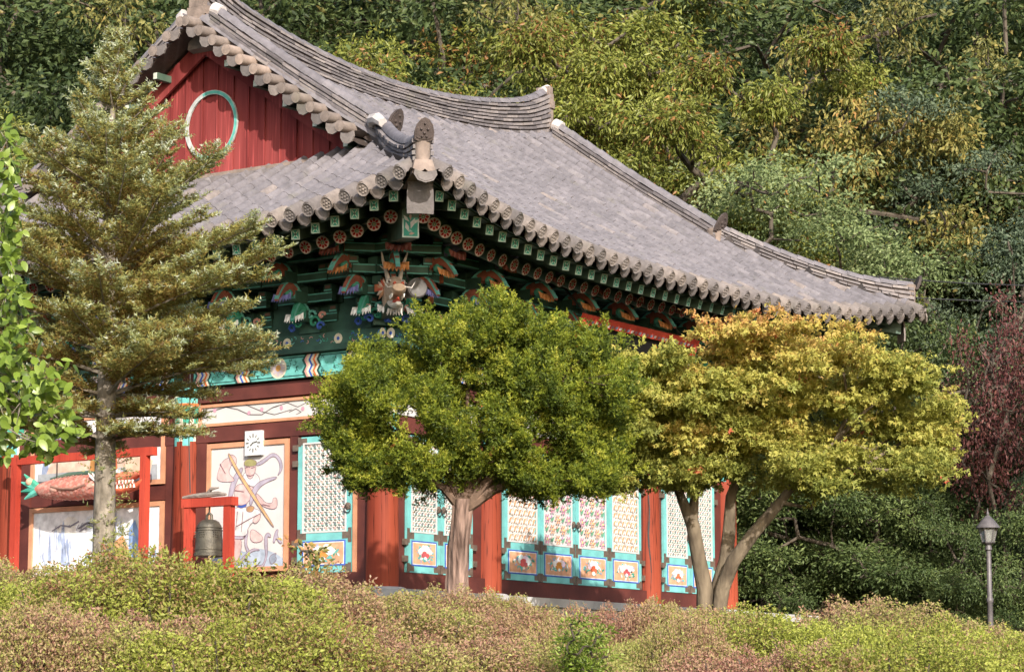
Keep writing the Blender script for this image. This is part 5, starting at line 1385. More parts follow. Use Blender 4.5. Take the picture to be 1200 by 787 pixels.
# ---------------------------------------------------------------- lobed crowns laid out after the outline in the photo
def lobe_points(rng, lobes, dep, base, per_px, shell=.55, dsp=.6, dlim=1.6, zk=1.0, sub=1):
    """lobes: (px, py, rx, ry) outlines; points spread over each lobe's rounded body, lobes at their own distances"""
    C, N_, ids = [], [], []
    subs = []
    for i, (px, py, rx, ry) in enumerate(lobes):
        for k in range(sub):
            a = rng.random()*6.283; f_ = .62*math.sqrt(rng.random()) if sub > 1 else 0; g_ = 1 if sub == 1 else .42+.22*rng.random()
            subs.append((i, px+rx*f_*math.cos(a), py+ry*f_*math.sin(a), rx*g_, ry*(g_+.08)))
    for (i, px, py, rx, ry) in subs:
        m = at_depth(px, py, 1.0*dep); sc_ = dep/FPX; dd = float(np.clip(rng.normal(0, dsp), -dlim, dlim))
        m = m+np.array([U2[0], U2[1], 0])*dd
        n = int(rx*ry*per_px)+6; d = unit(rng.normal(size=(n, 3))); k = (shell+(1-shell)*rng.random(n))*(1+.12*np.sin(4*d[:, 0]+i)+.1*np.sin(6*d[:, 2]+2*i))
        w, h_ = rx*sc_, ry*sc_
        P = m+(RT*(d[:, 0]*w)[:, None]+np.array([U2[0], U2[1], 0])*(d[:, 1]*w)[:, None]+np.array([0, 0, 1])*(d[:, 2]*h_*zk)[:, None])*k[:, None]
        C.append(P-base); N_.append(RT*d[:, :1]+np.array([U2[0], U2[1], 0])*d[:, 1:2]+np.array([0, 0, 1])*d[:, 2:3]); ids.append(np.full(n, i))
    return np.concatenate(C), np.concatenate(N_), np.concatenate(ids)

# ---------------------------------------------------------------- yew in front of the doors
YD = 33.0
q = at_depth(538, 690, YD); YEW = np.array([q[0], q[1], gz(q[0], q[1])-.02])
yew_lobes = [(425, 440, 42, 42), (470, 420, 42, 40), (520, 395, 46, 42), (580, 378, 48, 40), (640, 385, 48, 38), (690, 402, 38, 42), (712, 455, 26, 50), (398, 488, 30, 32), (450, 500, 46, 42), (515, 470, 58, 55), (590, 455, 58, 58), (660, 462, 52, 58),
             (595, 525, 52, 38), (675, 530, 44, 38), (432, 540, 30, 20), (540, 520, 34, 26), (650, 560, 36, 16), (715, 520, 18, 40), (480, 545, 32, 20), (700, 565, 20, 12), (575, 555, 34, 18), (505, 562, 26, 13), (620, 565, 30, 14), (455, 560, 26, 14), (545, 555, 24, 14), (405, 535, 24, 22), (640, 572, 36, 12), (690, 575, 24, 10), (420, 565, 16, 10)]
yew_lobes = [(x, y+(20 if y < 430 else 10 if y < 470 else 0), rx, ry) for x, y, rx, ry in yew_lobes]
def make_yew():
    rng = np.random.default_rng(23)
    sc_ = YD/FPX
    def at(px, py, dd=0): return at_depth(px, py, YD)+np.array([U2[0], U2[1], 0])*dd-YEW
    wood = MB()
    g0 = at(536, 705); g0[2] = -.2
    # fluted trunk that splits into rising limbs
    axis_ = [g0, at(537, 700), at(537, 680), at(538, 660), at(538, 640), at(540, 620), at(541, 602), at(543, 585)]
    V_ = []; nn_ = 28
    for i, p in enumerate(axis_):
        rr = [.175, .148, .138, .132, .128, .126, .128, .135][i]
        for j in range(nn_):
            a = 2*math.pi*j/nn_; fl = 1+.10*math.sin(3*a+.5*i)+.07*math.sin(7*a-.35*i)+.05*math.sin(12*a+.6*i)+.03*rng.normal()
            V_.append(p+np.array([math.cos(a), math.sin(a), 0])*rr*fl)
    wood.add(V_, [(i*nn_+j, i*nn_+(j+1) % nn_, (i+1)*nn_+(j+1) % nn_, (i+1)*nn_+j) for i in range(len(axis_)-1) for j in range(nn_)])
    limbs = [((541, 590), (528, 560), (505, 535), (470, 505), (440, 470)), ((541, 592), (537, 555), (525, 510), (505, 470), (490, 430)), ((543, 590), (546, 550), (545, 500), (548, 450), (545, 410)), ((545, 592), (560, 555), (575, 510), (585, 460), (590, 400)),
             ((546, 592), (572, 562), (600, 535), (635, 495), (655, 440)), ((547, 594), (580, 572), (620, 556), (665, 535), (700, 500)), ((541, 594), (520, 570), (490, 556), (455, 545), (425, 530)), ((544, 590), (556, 540), (560, 500), (620, 440), (640, 400))]
    nodes = []
    for k, lb in enumerate(limbs):
        dd = [0, .05, .25, .5, .7]; sg = 1 if k % 2 else -1
        pts = [at(*p, dd=(1 if sg > 0 else .35)*dd[i]) for i, p in enumerate(lb)]
        wood.tube(pts, [.085, .062, .040, .024, .012], 8, cap=False, mi=1); nodes += pts[2:]
    C, N_, ids = lobe_points(rng, yew_lobes, YD, YEW, .019, .25, .55, 1.0, 1.0, 6)
    for k in range(160):
        t = C[rng.integers(len(C))]; j = min(nodes, key=lambda p: np.linalg.norm(p-t)); wood.tube([j, (j+t)/2+rng.normal(0, .05, 3), t], [.012, .008, .003], 4, cap=False, mi=1)
    # every point carries an upright spray of short shoots
    n = len(C); per = 32
    ext = np.repeat(np.where(rng.random(n) < .3, 1.5, .9), per)[:, None]
    axis = unit(N_*.6+np.array([0, 0, .75])+rng.normal(0, .35, C.shape)); Cc = np.repeat(C, per, 0); Ax = np.repeat(axis, per, 0)
    s_ = rng.random((n*per, 1)); P = Cc+Ax*(s_*.26-.06)*ext+rng.normal(0, .048, Cc.shape)*(1.15-s_)
    D = Ax*.8+rng.normal(0, .55, P.shape)
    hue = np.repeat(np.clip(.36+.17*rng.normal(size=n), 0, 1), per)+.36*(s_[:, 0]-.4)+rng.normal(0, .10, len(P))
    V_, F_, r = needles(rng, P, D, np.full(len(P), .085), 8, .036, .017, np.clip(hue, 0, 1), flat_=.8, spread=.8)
    return [('trunk', wood.mesh('trunk', ['bark_pink', 'bark_limb'], True)), ('needles', np_mesh('needles', V_, F_, 'leaf_yew', r))], len(F_)
parts, nt_ = make_yew(); print('yew tris', nt_)
tree_thing('yew_tree', 'rounded green yew tree with peeling pink trunk before the doors', 'tree', tuple(YEW), parts)

# ---------------------------------------------------------------- maple at the right end of the hall
MD = 37.5
q = at_depth(829, 700, MD); MAPLE = np.array([q[0], q[1], gz(q[0], q[1])-.02])
maple_lobes = [(722, 485, 30, 26), (735, 440, 34, 22), (752, 520, 36, 24), (738, 465, 42, 26), (728, 515, 36, 28), (762, 548, 40, 22), (778, 430, 48, 26), (805, 488, 52, 30), (850, 412, 52, 24), (905, 402, 52, 18), (862, 455, 56, 28), (930, 440, 56, 24), (985, 412, 46, 20), (1000, 460, 56, 28), (880, 515, 52, 26), (948, 505, 56, 28),
               (1048, 440, 46, 24), (1060, 495, 52, 28), (1008, 545, 52, 24), (1072, 550, 38, 24), (1108, 482, 24, 24), (838, 545, 40, 18), (925, 552, 40, 18), (715, 566, 22, 10), (1095, 525, 28, 26), (800, 560, 30, 14), (960, 565, 30, 12), (815, 520, 36, 28), (800, 455, 42, 28), (850, 490, 46, 26), (905, 470, 46, 26)]
def make_maple():
    rng = np.random.default_rng(31)
    def at(px, py, dd=0): return at_depth(px, py, MD)+np.array([U2[0], U2[1], 0])*dd-MAPLE
    wood = MB()
    stems = [[(826, 725), (826, 690), (818, 650), (812, 615), (795, 575), (770, 540), (755, 500)], [(834, 725), (842, 690), (852, 655), (856, 620), (858, 580), (872, 540), (890, 480)], [(832, 725), (846, 690), (858, 658), (880, 628), (912, 590), (935, 560), (975, 520)]]
    rads = [[.145, .12, .105, .10, .06, .035, .02], [.13, .115, .105, .095, .075, .045, .02], [.115, .105, .105, .095, .075, .045, .02]]
    nodes = []
    for k, (s_, r_) in enumerate(zip(stems, rads)):
        pts = [at(*p, dd=(.0, .1, -.05)[k]+(.04*i if k == 1 else -.05*i if k == 2 else 0)) for i, p in enumerate(s_)]; pts[0][2] = -.25
        wood.tube(pts, r_, 10, cap=False); nodes += pts[4:]
    p2 = [at(811, 618), at(814, 580), at(808, 545), at(812, 500)]; wood.tube(p2, [.085, .065, .05, .03], 8, cap=False); nodes += p2[2:]
    C, N_, ids = lobe_points(rng, maple_lobes, MD-.35, MAPLE, .034, .15, .6, 1.2, .95, 8)
    keep = C[:, 2] > at(0, 585)[2]+0*C[:, 2]; C, N_, ids = C[keep], N_[keep], ids[keep]
    for i, (px, py, rx, ry) in enumerate(maple_lobes):
        cc = C[ids == i]
        if not len(cc): continue
        ctr = cc.mean(0)-np.array([0, 0, .08]); j = min(nodes, key=lambda p: np.linalg.norm(p-ctr)+1.5*max(0, p[2]-ctr[2])); mid = (j+ctr)/2+rng.normal(0, .12, 3)
        wood.tube([j, mid, ctr], [.036, .026, .016], 6, cap=False)
        for t in range(9):
            tip = cc[rng.integers(len(cc))]; wood.tube([ctr, (ctr+tip)/2+rng.normal(0, .06, 3), tip], [.013, .008, .004], 4, cap=False)
    ytop = at(0, 470)[2]
    lobe_h = np.array([.30+.10*rng.normal()+(.36 if p[1] < 435 and 800 < p[0] < 1010 else .05 if p[1] < 480 else 0)-(.10 if p[0] < 800 and p[1] > 480 else 0) for p in maple_lobes])
    hue = np.clip(lobe_h[ids]+rng.normal(0, .09, len(C))+.10*N_[:, 2], 0, .97)
    hue[rng.random(len(C)) < .005] = .99
    per = 24; n = len(C); ax = unit(N_*np.array([1, 1, .25])+rng.normal(0, .5, C.shape)*np.array([1, 1, .3])+np.array([0, 0, -.08])); A_ = np.repeat(ax, per, 0); s_ = rng.random((n*per, 1))
    P = np.repeat(C, per, 0)+A_*(s_*.36-.08)+rng.normal(0, 1, (n*per, 3))*np.array([.06, .06, .03])*(1.2-.6*s_)
    g = leaves(rng, P, A_*.7+rng.normal(0, .55, P.shape)+np.array([0, 0, -.3]), .062, .40, rnd=np.clip(np.repeat(hue, per)+rng.normal(0, .08, n*per), 0, 1), lobes=3)
    return [('trunk', wood.mesh('trunk', 'bark_maple', True)), ('foliage', np_mesh('foliage', g[0], g[1], 'leaf_maple', g[2]))], len(g[1])
parts, nt_ = make_maple(); print('maple tris', nt_)
tree_thing('maple_tree', 'spreading maple turning yellow and orange beside the end column', 'tree', tuple(MAPLE), parts)

# ---------------------------------------------------------------- broad-leaved tree at the left edge (large leaves, each its own piece)
def big_leaf():
    n = 7; V_ = []; F_ = []
    for i in range(n):
        s_ = i/(n-1); w = .42*math.sin(math.pi*min(1, s_**.8))**.8*.62+.01; z = -.18*s_*s_
        V_ += [(s_, -w, z+.14*w), (s_, 0, z), (s_, w, z+.14*w)]
    for i in range(n-1):
        b = 3*i; F_ += [(b, b+1, b+4, b+3), (b+1, b+2, b+5, b+4)]
    return MB().add(V_, F_)
bl_mb = big_leaf(); leaf_tones = []
for k, c in enumerate([(.17, .25, .035), (.22, .31, .045), (.29, .38, .07), (.11, .17, .025)]):
    leaf_mat('leaf_big_%s' % 'abcd'[k], [(0, c), (1, c)], .38, .35, .5)
    leaf_tones.append(bl_mb.mesh('leaf', 'leaf_big_%s' % 'abcd'[k], True))
rng = np.random.default_rng(5); BD = 26.0
q = at_depth(-95, 640, BD); BRL = np.array([q[0], q[1], gz(q[0], q[1])-.05])
bt = thing('broadleaf_tree', 'small tree with large glossy bright green leaves beside the fir', 'tree', tuple(BRL))
tg_px = [(25, 470, 34, 34), (48, 445, 30, 26), (10, 415, 22, 28), (32, 515, 26, 20), (70, 492, 22, 20), (6, 345, 10, 36), (3, 275, 8, 36), (8, 212, 10, 24), (58, 525, 16, 10), (2, 505, 16, 34), (20, 385, 18, 20), (84, 505, 12, 12), (-10, 450, 20, 60), (10, 300, 14, 40), (14, 240, 12, 34), (8, 165, 10, 30), (22, 355, 14, 26)]
wd = MB(); root = np.array([0, 0, -.1]); hub = at_depth(-80, 470, BD)-BRL; hub2 = at_depth(-70, 330, BD)-BRL
wd.tube([root, hub*.5+np.array([.03, 0, 0]), hub, (hub+hub2)/2, hub2], [.09, .075, .06, .045, .02], 9, cap=False)
nleaf = 0; leaf_list = []
for (x, y, w, h_) in tg_px:
    e_ = at_depth(x, y, BD+rng.normal(0, .12))-BRL; h0 = hub if y > 400 else hub2
    wd.tube([h0, h0*.5+e_*.5+np.array([0, 0, .08]), e_], [.028, .016, .006], 6, cap=False)
    for k in range(int(w*h_/11)+8):
        lx = x+rng.normal(0, w*.5); p = at_depth(lx, y+rng.normal(0, h_*.5), BD+rng.normal(0, .2))-BRL
        d = unit(rng.normal(size=3)+np.array([.2, .0, -.5])+RT*.3); nn = unit(rng.normal(0, .5, 3)-FW*.9+np.array([0, 0, .7])); s_ = unit(np.cross(nn, d)); nn = np.cross(d, s_)
        l_ = .10+.055*rng.random()
        leaf_list.append((float(p @ FW)+(50 if lx < -6 else 0), int(rng.choice(4, p=[.3, .35, .2, .15])), frame(p, d*l_, s_*l_, nn*l_))); nleaf += 1
        if k % 5 == 0: wd.tube([e_, (e_+p)/2, p], [.006, .004, .002], 4, cap=False)
leaf_list.sort(key=lambda t: t[0])
for _, tn, M in leaf_list[:300]: inst('leaf', leaf_tones[tn], bt, M)
rest = MB()
for _, tn, M in leaf_list[300:]: rest.add([tuple(M @ Vector(v)) for v in bl_mb.v], bl_mb.f, mi=tn)
rest.obj('foliage', ['leaf_big_%s' % c for c in 'abcd'], bt, True, 'stuff')
inst('trunk', wd.mesh('trunk', 'bark_grey', True), bt)
print('large leaves', nleaf)

# ---------------------------------------------------------------- clipped azalea bushes in front
def make_bush(seed, w, d, h, matname, n, size, hue):
    rng = np.random.default_rng(seed)
    dirs = unit(rng.normal(size=(n, 3))); dirs[:, 2] = np.abs(dirs[:, 2])
    bump = 1+.03*np.sin(5*dirs[:, 0]+seed)+.03*np.sin(9*dirs[:, 1]+2*seed)+.025*np.sin(14*dirs[:, 0]*dirs[:, 1]+seed)+.03*np.sin(23*dirs[:, 0]+17*dirs[:, 2])
    k = 1-.20*rng.random(n)**1.3
    p3 = 3.4
    sup = (np.abs(dirs[:, 0])**p3+np.abs(dirs[:, 1])**p3+np.abs(dirs[:, 2])**p3)**(-1/p3)   # rounded-box profile of a clipped bush
    P = dirs*(sup*k*bump)[:, None]*np.array([w, d, h])
    patch = .5+.5*np.sin(P[:, 0]*3.3+seed)*np.cos(P[:, 1]*3.9+seed*2+P[:, 2]*3)
    r = np.clip(hue+.55*(patch-.5)+rng.normal(0, .17, n), 0, 1)
    D = dirs*.7+rng.normal(0, .75, (n, 3))
    gs = []
    for t in range(3): gs.append(leaves(rng, P+rng.normal(0, .012, P.shape), D+rng.normal(0, .8, D.shape), size, .5, rnd=np.clip(r+rng.normal(0, .10, n), 0, 1)))
    g = join(*gs)
    wood = MB()
    for k_ in range(70):
        t = dirs[k_]*np.array([w, d, h])*sup[k_]*.96; b = np.array([t[0]*.25, t[1]*.25, -.3])
        wood.tube([b, (b+t)/2+rng.normal(0, .05, 3), t], [.016, .01, .004], 4, cap=False)
    return [('stems', wood.mesh('stems', 'bark_dark')), ('foliage', np_mesh('foliage', g[0], g[1], matname, g[2]))], len(g[1])
BP = {}
for nm, args in {'olive': (3, .8, .72, 1.25, 'leaf_azalea_green', 28000, .021, .44), 'russet': (4, .8, .72, 1.25, 'leaf_azalea', 28000, .020, .33), 'mixed': (9, .8, .72, 1.25, 'leaf_azalea', 28000, .020, .55), 'yellow': (12, .8, .72, 1.25, 'leaf_azalea_green', 28000, .021, .58)}.items():
    BP[nm], nt_ = make_bush(*args)
# (px centre, px top, depth, half width m, prototype, label)
bushes = [
 (18, 668, 16.8, .62, 'mixed', 'pinkish brown clipped azalea bush below the posts of the tall red stand'),
 (105, 664, 16.0, .66, 'olive', 'olive clipped azalea bush in front of the fir trunk'),
 (215, 655, 15.5, .78, 'olive', 'highest yellow-green clipped azalea bush, below the bell'),
 (330, 680, 16.2, .66, 'mixed', 'clipped azalea bush with brown flecks below the guardian mural'),
 (440, 698, 16.8, .66, 'mixed', 'low clipped azalea bush below the corner column'),
 (545, 704, 17.3, .62, 'russet', 'russet clipped azalea bush below the yew trunk'),
 (622, 714, 17.0, .42, 'russet', 'small russet clipped azalea bush below the pale platform stone'),
 (728, 702, 16.6, .36, 'russet', 'narrow upright pinkish azalea bush below the middle doors'),
 (850, 722, 16.4, .55, 'mixed', 'brownish clipped azalea bush below the maple stems'),
 (945, 722, 15.8, .58, 'yellow', 'yellow-green clipped azalea bush beside the brownish one under the maple'),
 (1045, 710, 16.6, .62, 'mixed', 'broad clipped azalea bush with reddish top near the lamp post'),
 (1135, 730, 15.6, .50, 'yellow', 'yellow-green clipped azalea bush at the foot of the lamp post'),
 (1185, 742, 15.8, .45, 'mixed', 'reddish azalea bush stepping down beyond the lamp post'),
 (1215, 752, 15.2, .5, 'yellow', 'low yellow-green azalea bush sloping away beyond the lamp post'),
 (130, 712, 14.2, .62, 'russet', 'lower reddish azalea bush on the bank under the fir'),
 (290, 722, 14.0, .66, 'olive', 'lower olive azalea bush on the bank under the bell'),
 (470, 738, 14.6, .66, 'russet', 'lower russet azalea bush on the bank under the corner column'),
 (790, 732, 15.4, .36, 'mixed', 'small brown azalea bush filling the gap below the maple stems'),
 (585, 700, 17.6, .42, 'mixed', 'greenish brown azalea bush between yew trunk and platform stone'),
 (490, 698, 17.4, .5, 'mixed', 'low olive-brown azalea bush between corner column and yew trunk'),
 (795, 716, 17.2, .4, 'mixed', 'brown azalea bush just below the cracked column'),
 (900, 716, 17.0, .5, 'yellow', 'greenish azalea bush below the end column'),
 (680, 738, 16.0, .36, 'mixed', 'low greenish azalea bush behind the small fresh shrub'),
 (900, 752, 14.4, .55, 'russet', 'lower reddish brown azalea bush on the bank under the maple'),
 (1040, 748, 14.3, .6, 'yellow', 'lower yellow-green azalea bush on the bank near the lamp post'),
 (10, 722, 14.0, .55, 'mixed', 'lower brownish azalea bush on the bank below the fish drum'),
 (630, 757, 14.9, .55, 'mixed', 'lower brownish azalea bush on the bank below the platform stone'),
]
for i, (px, py, dep, hw_, pr, lab) in enumerate(bushes):
    t = at_depth(px, py, dep); base = gz(t[0], t[1])-.15
    hh = max(.5, t[2]-base)
    tree_thing('azalea_bush', lab, 'bush', (t[0], t[1], base), BP[pr], 'clipped azalea bushes along the bank', rot=YAW+math.pi/2+(.0 if i % 2 else math.pi)+rng.normal(0, .15), sc=(hw_*1.75, hw_*1.5, hh/1.25/1.03))
# small fresh shrub and dry orange shrubs
def small_shrub(seed, matname, n, w, h, size, ratio):
    rng = np.random.default_rng(seed); T = crown_pts(rng, 40, (0, 0, h*.55), (w, w, h*.45), .4)
    pos, par, cnt = skeleton(rng, [(0, 0, -.3), (0, 0, h*.15), (0, 0, h*.3)], list(T), .15)
    g = cluster_leaves(rng, T, n//40, w*.2, size, ratio, -.2, rv=.25)
    return [('stems', wood_mesh('stems', pos, par, cnt, .02, 'bark_dark', .5, 5)), ('foliage', np_mesh('foliage', g[0], g[1], matname, g[2]))]
t = at_depth(682, 735, 14.2)
tree_thing('green_shrub', 'small fresh green shrub poking up between azalea bushes', 'shrub', (t[0], t[1], t[2]-.42), small_shrub(41, 'leaf_bright', 2400, .17, .5, .03, .3))
t = at_depth(770, 712, 16.8)
tree_thing('orange_shrub', 'small shrub with yellow-orange leaves below the cracked column', 'shrub', (t[0], t[1], t[2]-.38), small_shrub(42, 'leaf_autumn', 1100, .16, .45, .038, .45))
t = at_depth(358, 676, 17.2)
tree_thing('dry_shrub', 'dry shrub with curled pale orange leaves below the side door', 'shrub', (t[0], t[1], t[2]-.32), small_shrub(43, 'leaf_autumn', 420, .2, .5, .05, .5))
# fresh grass on the bank in front of the bushes
rng = np.random.default_rng(77); n = 16000
dpt = 11.0+3.2*rng.random(n); lat = rng.uniform(-660, 660, n)/FPX*dpt
P = CAM[None, :]*np.array([1, 1, 0])+np.array([U2[0], U2[1], 0])*dpt[:, None]+RT*lat[:, None]; P[:, 2] = ground_z(P[:, 0], P[:, 1])
D = rng.normal(0, .3, P.shape)+np.array([0, 0, 1])
g = leaves(rng, P, D, .17, .07, .05)
o = link(bpy.data.objects.new('bank_grass', np_mesh('bank_grass', g[0], g[1], 'grass_blade', g[2]))); o['kind'] = 'stuff'

# ---------------------------------------------------------------- forest behind
def make_tree(seed, matname, h, cr, ch, n_lobe, lobe_r, n_cl, per, size, ratio, droop, spread, r0=.16, hue=.5, rv=.2, lobes=1, zs=.6, hollow=.5, bark='bark_dark'):
    """trunk and limbs carry separate leafy lobes with gaps between; each lobe is a shell of leaf sprays"""
    rng = np.random.default_rng(seed)
    th = h-ch*.7
    trunk = [(rng.normal(0, .10)*k, rng.normal(0, .10)*k, -.3+(th+.3)*k/5) for k in range(6)]; trunk[0] = (0, 0, -.4)
    LC = crown_pts(rng, n_lobe, (0, 0, h-ch), (cr, cr, ch), hollow); LC = LC[LC[:, 2] > .8]
    C, hu = [], []
    for c in LC:
        d = unit(rng.normal(size=(n_cl, 3))); d[:, 2] = d[:, 2]*.8+.15; k = .55+.5*rng.random(n_cl); rr = lobe_r*(.7+.6*rng.random())
        C.append(c+d*np.array([rr, rr, rr*.62])*k[:, None]); hu.append(np.clip(hue+rng.normal(0, .14)+rng.normal(0, .07, n_cl), 0, 1))
    C = np.concatenate(C); hu = np.concatenate(hu)
    T = np.concatenate([LC, C[rng.permutation(len(C))[:110]]])
    pos, par, cnt = skeleton(rng, trunk, list(T), .14)
    g = cluster_leaves(rng, C, per, spread, size, ratio, droop, lobes, hu, rv, zs)
    return [('trunk', wood_mesh('trunk', pos, par, cnt, r0, bark, .5)), ('crown', np_mesh('crown', g[0], g[1], matname, g[2]))], len(g[1])
TP = {}; tot_t = 0
for nm, kw in {
  'chestnut': dict(seed=1, matname='leaf_chestnut', h=10, cr=3.0, ch=4.0, n_lobe=30, lobe_r=.75, n_cl=20, per=66, size=.118, ratio=.35, droop=.6, spread=.16, r0=.17, hollow=.62, hue=.48),
  'chestnut_b': dict(seed=2, matname='leaf_chestnut', h=10, cr=2.9, ch=4.4, n_lobe=28, lobe_r=.75, n_cl=19, per=62, size=.112, ratio=.37, droop=.5, spread=.16, r0=.15, hue=.36, hollow=.62),
  'locust': dict(seed=3, matname='leaf_locust', h=8, cr=2.6, ch=3.5, n_lobe=32, lobe_r=.7, n_cl=18, per=64, size=.075, ratio=.5, droop=.25, spread=.15, r0=.1, zs=.4, hollow=.6),
  'dark': dict(seed=4, matname='leaf_dark', h=9, cr=2.9, ch=4.3, n_lobe=38, lobe_r=.8, n_cl=15, per=50, size=.11, ratio=.5, droop=.3, spread=.18, r0=.15),
  'blue': dict(seed=5, matname='leaf_blue', h=10, cr=2.9, ch=4.7, n_lobe=34, lobe_r=.75, n_cl=17, per=56, size=.09, ratio=.45, droop=.35, spread=.16, r0=.15, zs=.4, hollow=.6),
  'autumn': dict(seed=6, matname='leaf_autumn', h=10, cr=3.0, ch=4.0, n_lobe=26, lobe_r=.8, n_cl=16, per=50, size=.12, ratio=.42, droop=.4, spread=.17, r0=.15, hue=.34, hollow=.6),
  'russet': dict(seed=7, matname='leaf_russet', h=5, cr=1.15, ch=1.7, n_lobe=24, lobe_r=.38, n_cl=7, per=18, size=.075, ratio=.5, droop=.1, spread=.14, r0=.05),
  'under': dict(seed=8, matname='leaf_under', h=3.6, cr=1.8, ch=2.0, n_lobe=26, lobe_r=.5, n_cl=14, per=50, size=.08, ratio=.4, droop=.3, spread=.14, r0=.06, hue=.5, rv=.2),
}.items():
    TP[nm], k_ = make_tree(**kw); tot_t += k_
print('forest prototypes tris', tot_t)
PH = dict(chestnut=10, chestnut_b=10, locust=8, dark=9, blue=10, autumn=10, russet=5, under=3.6)
KIND = {
 'chestnut': ('chestnut_tree', 'tall tree with long drooping yellow-green leaves', 'long-leaved yellow-green trees behind the roof'),
 'chestnut_b': ('chestnut_tree', 'olive tree with long narrow leaves', 'olive long-leaved trees behind the roof'),
 'locust': ('locust_tree', 'pale green feathery-leaved tree', 'pale feathery trees behind the ridge'),
 'dark': ('broadleaf_tree', 'dark green leafy tree', 'dark trees in the wood'),
 'blue': ('fine_leaved_tree', 'blue-green fine-leaved tree', 'blue-green trees right of the roof'),
 'autumn': ('autumn_tree', 'yellow and orange autumn tree', 'autumn trees on the slope'),
 'russet': ('russet_tree', 'slender sparse dark red tree', 'dark red trees beyond the roof corner'),
 'under': ('undergrowth_bush', 'low dark green bush', 'dark bushes under the trees'),
}
rng = np.random.default_rng(99)
def plant(kind, px, py, dep, w=1.0, where='deep in the wood behind the hall'):
    """tree of a kind whose top shows at (px,py) at the given depth, standing on the ground there"""
    t = at_depth(px, py, dep); base = gz(t[0], t[1])-.1; hh = max(1.2, t[2]-base); s_ = hh/PH[kind]*.93
    nm, lab, grp = KIND[kind]
    tree_thing(nm, lab+' '+where, 'bush' if kind == 'under' else 'tree', (t[0], t[1], base), TP[kind], grp, rot=rng.random()*6.28, sc=(s_*w, s_*w, s_))
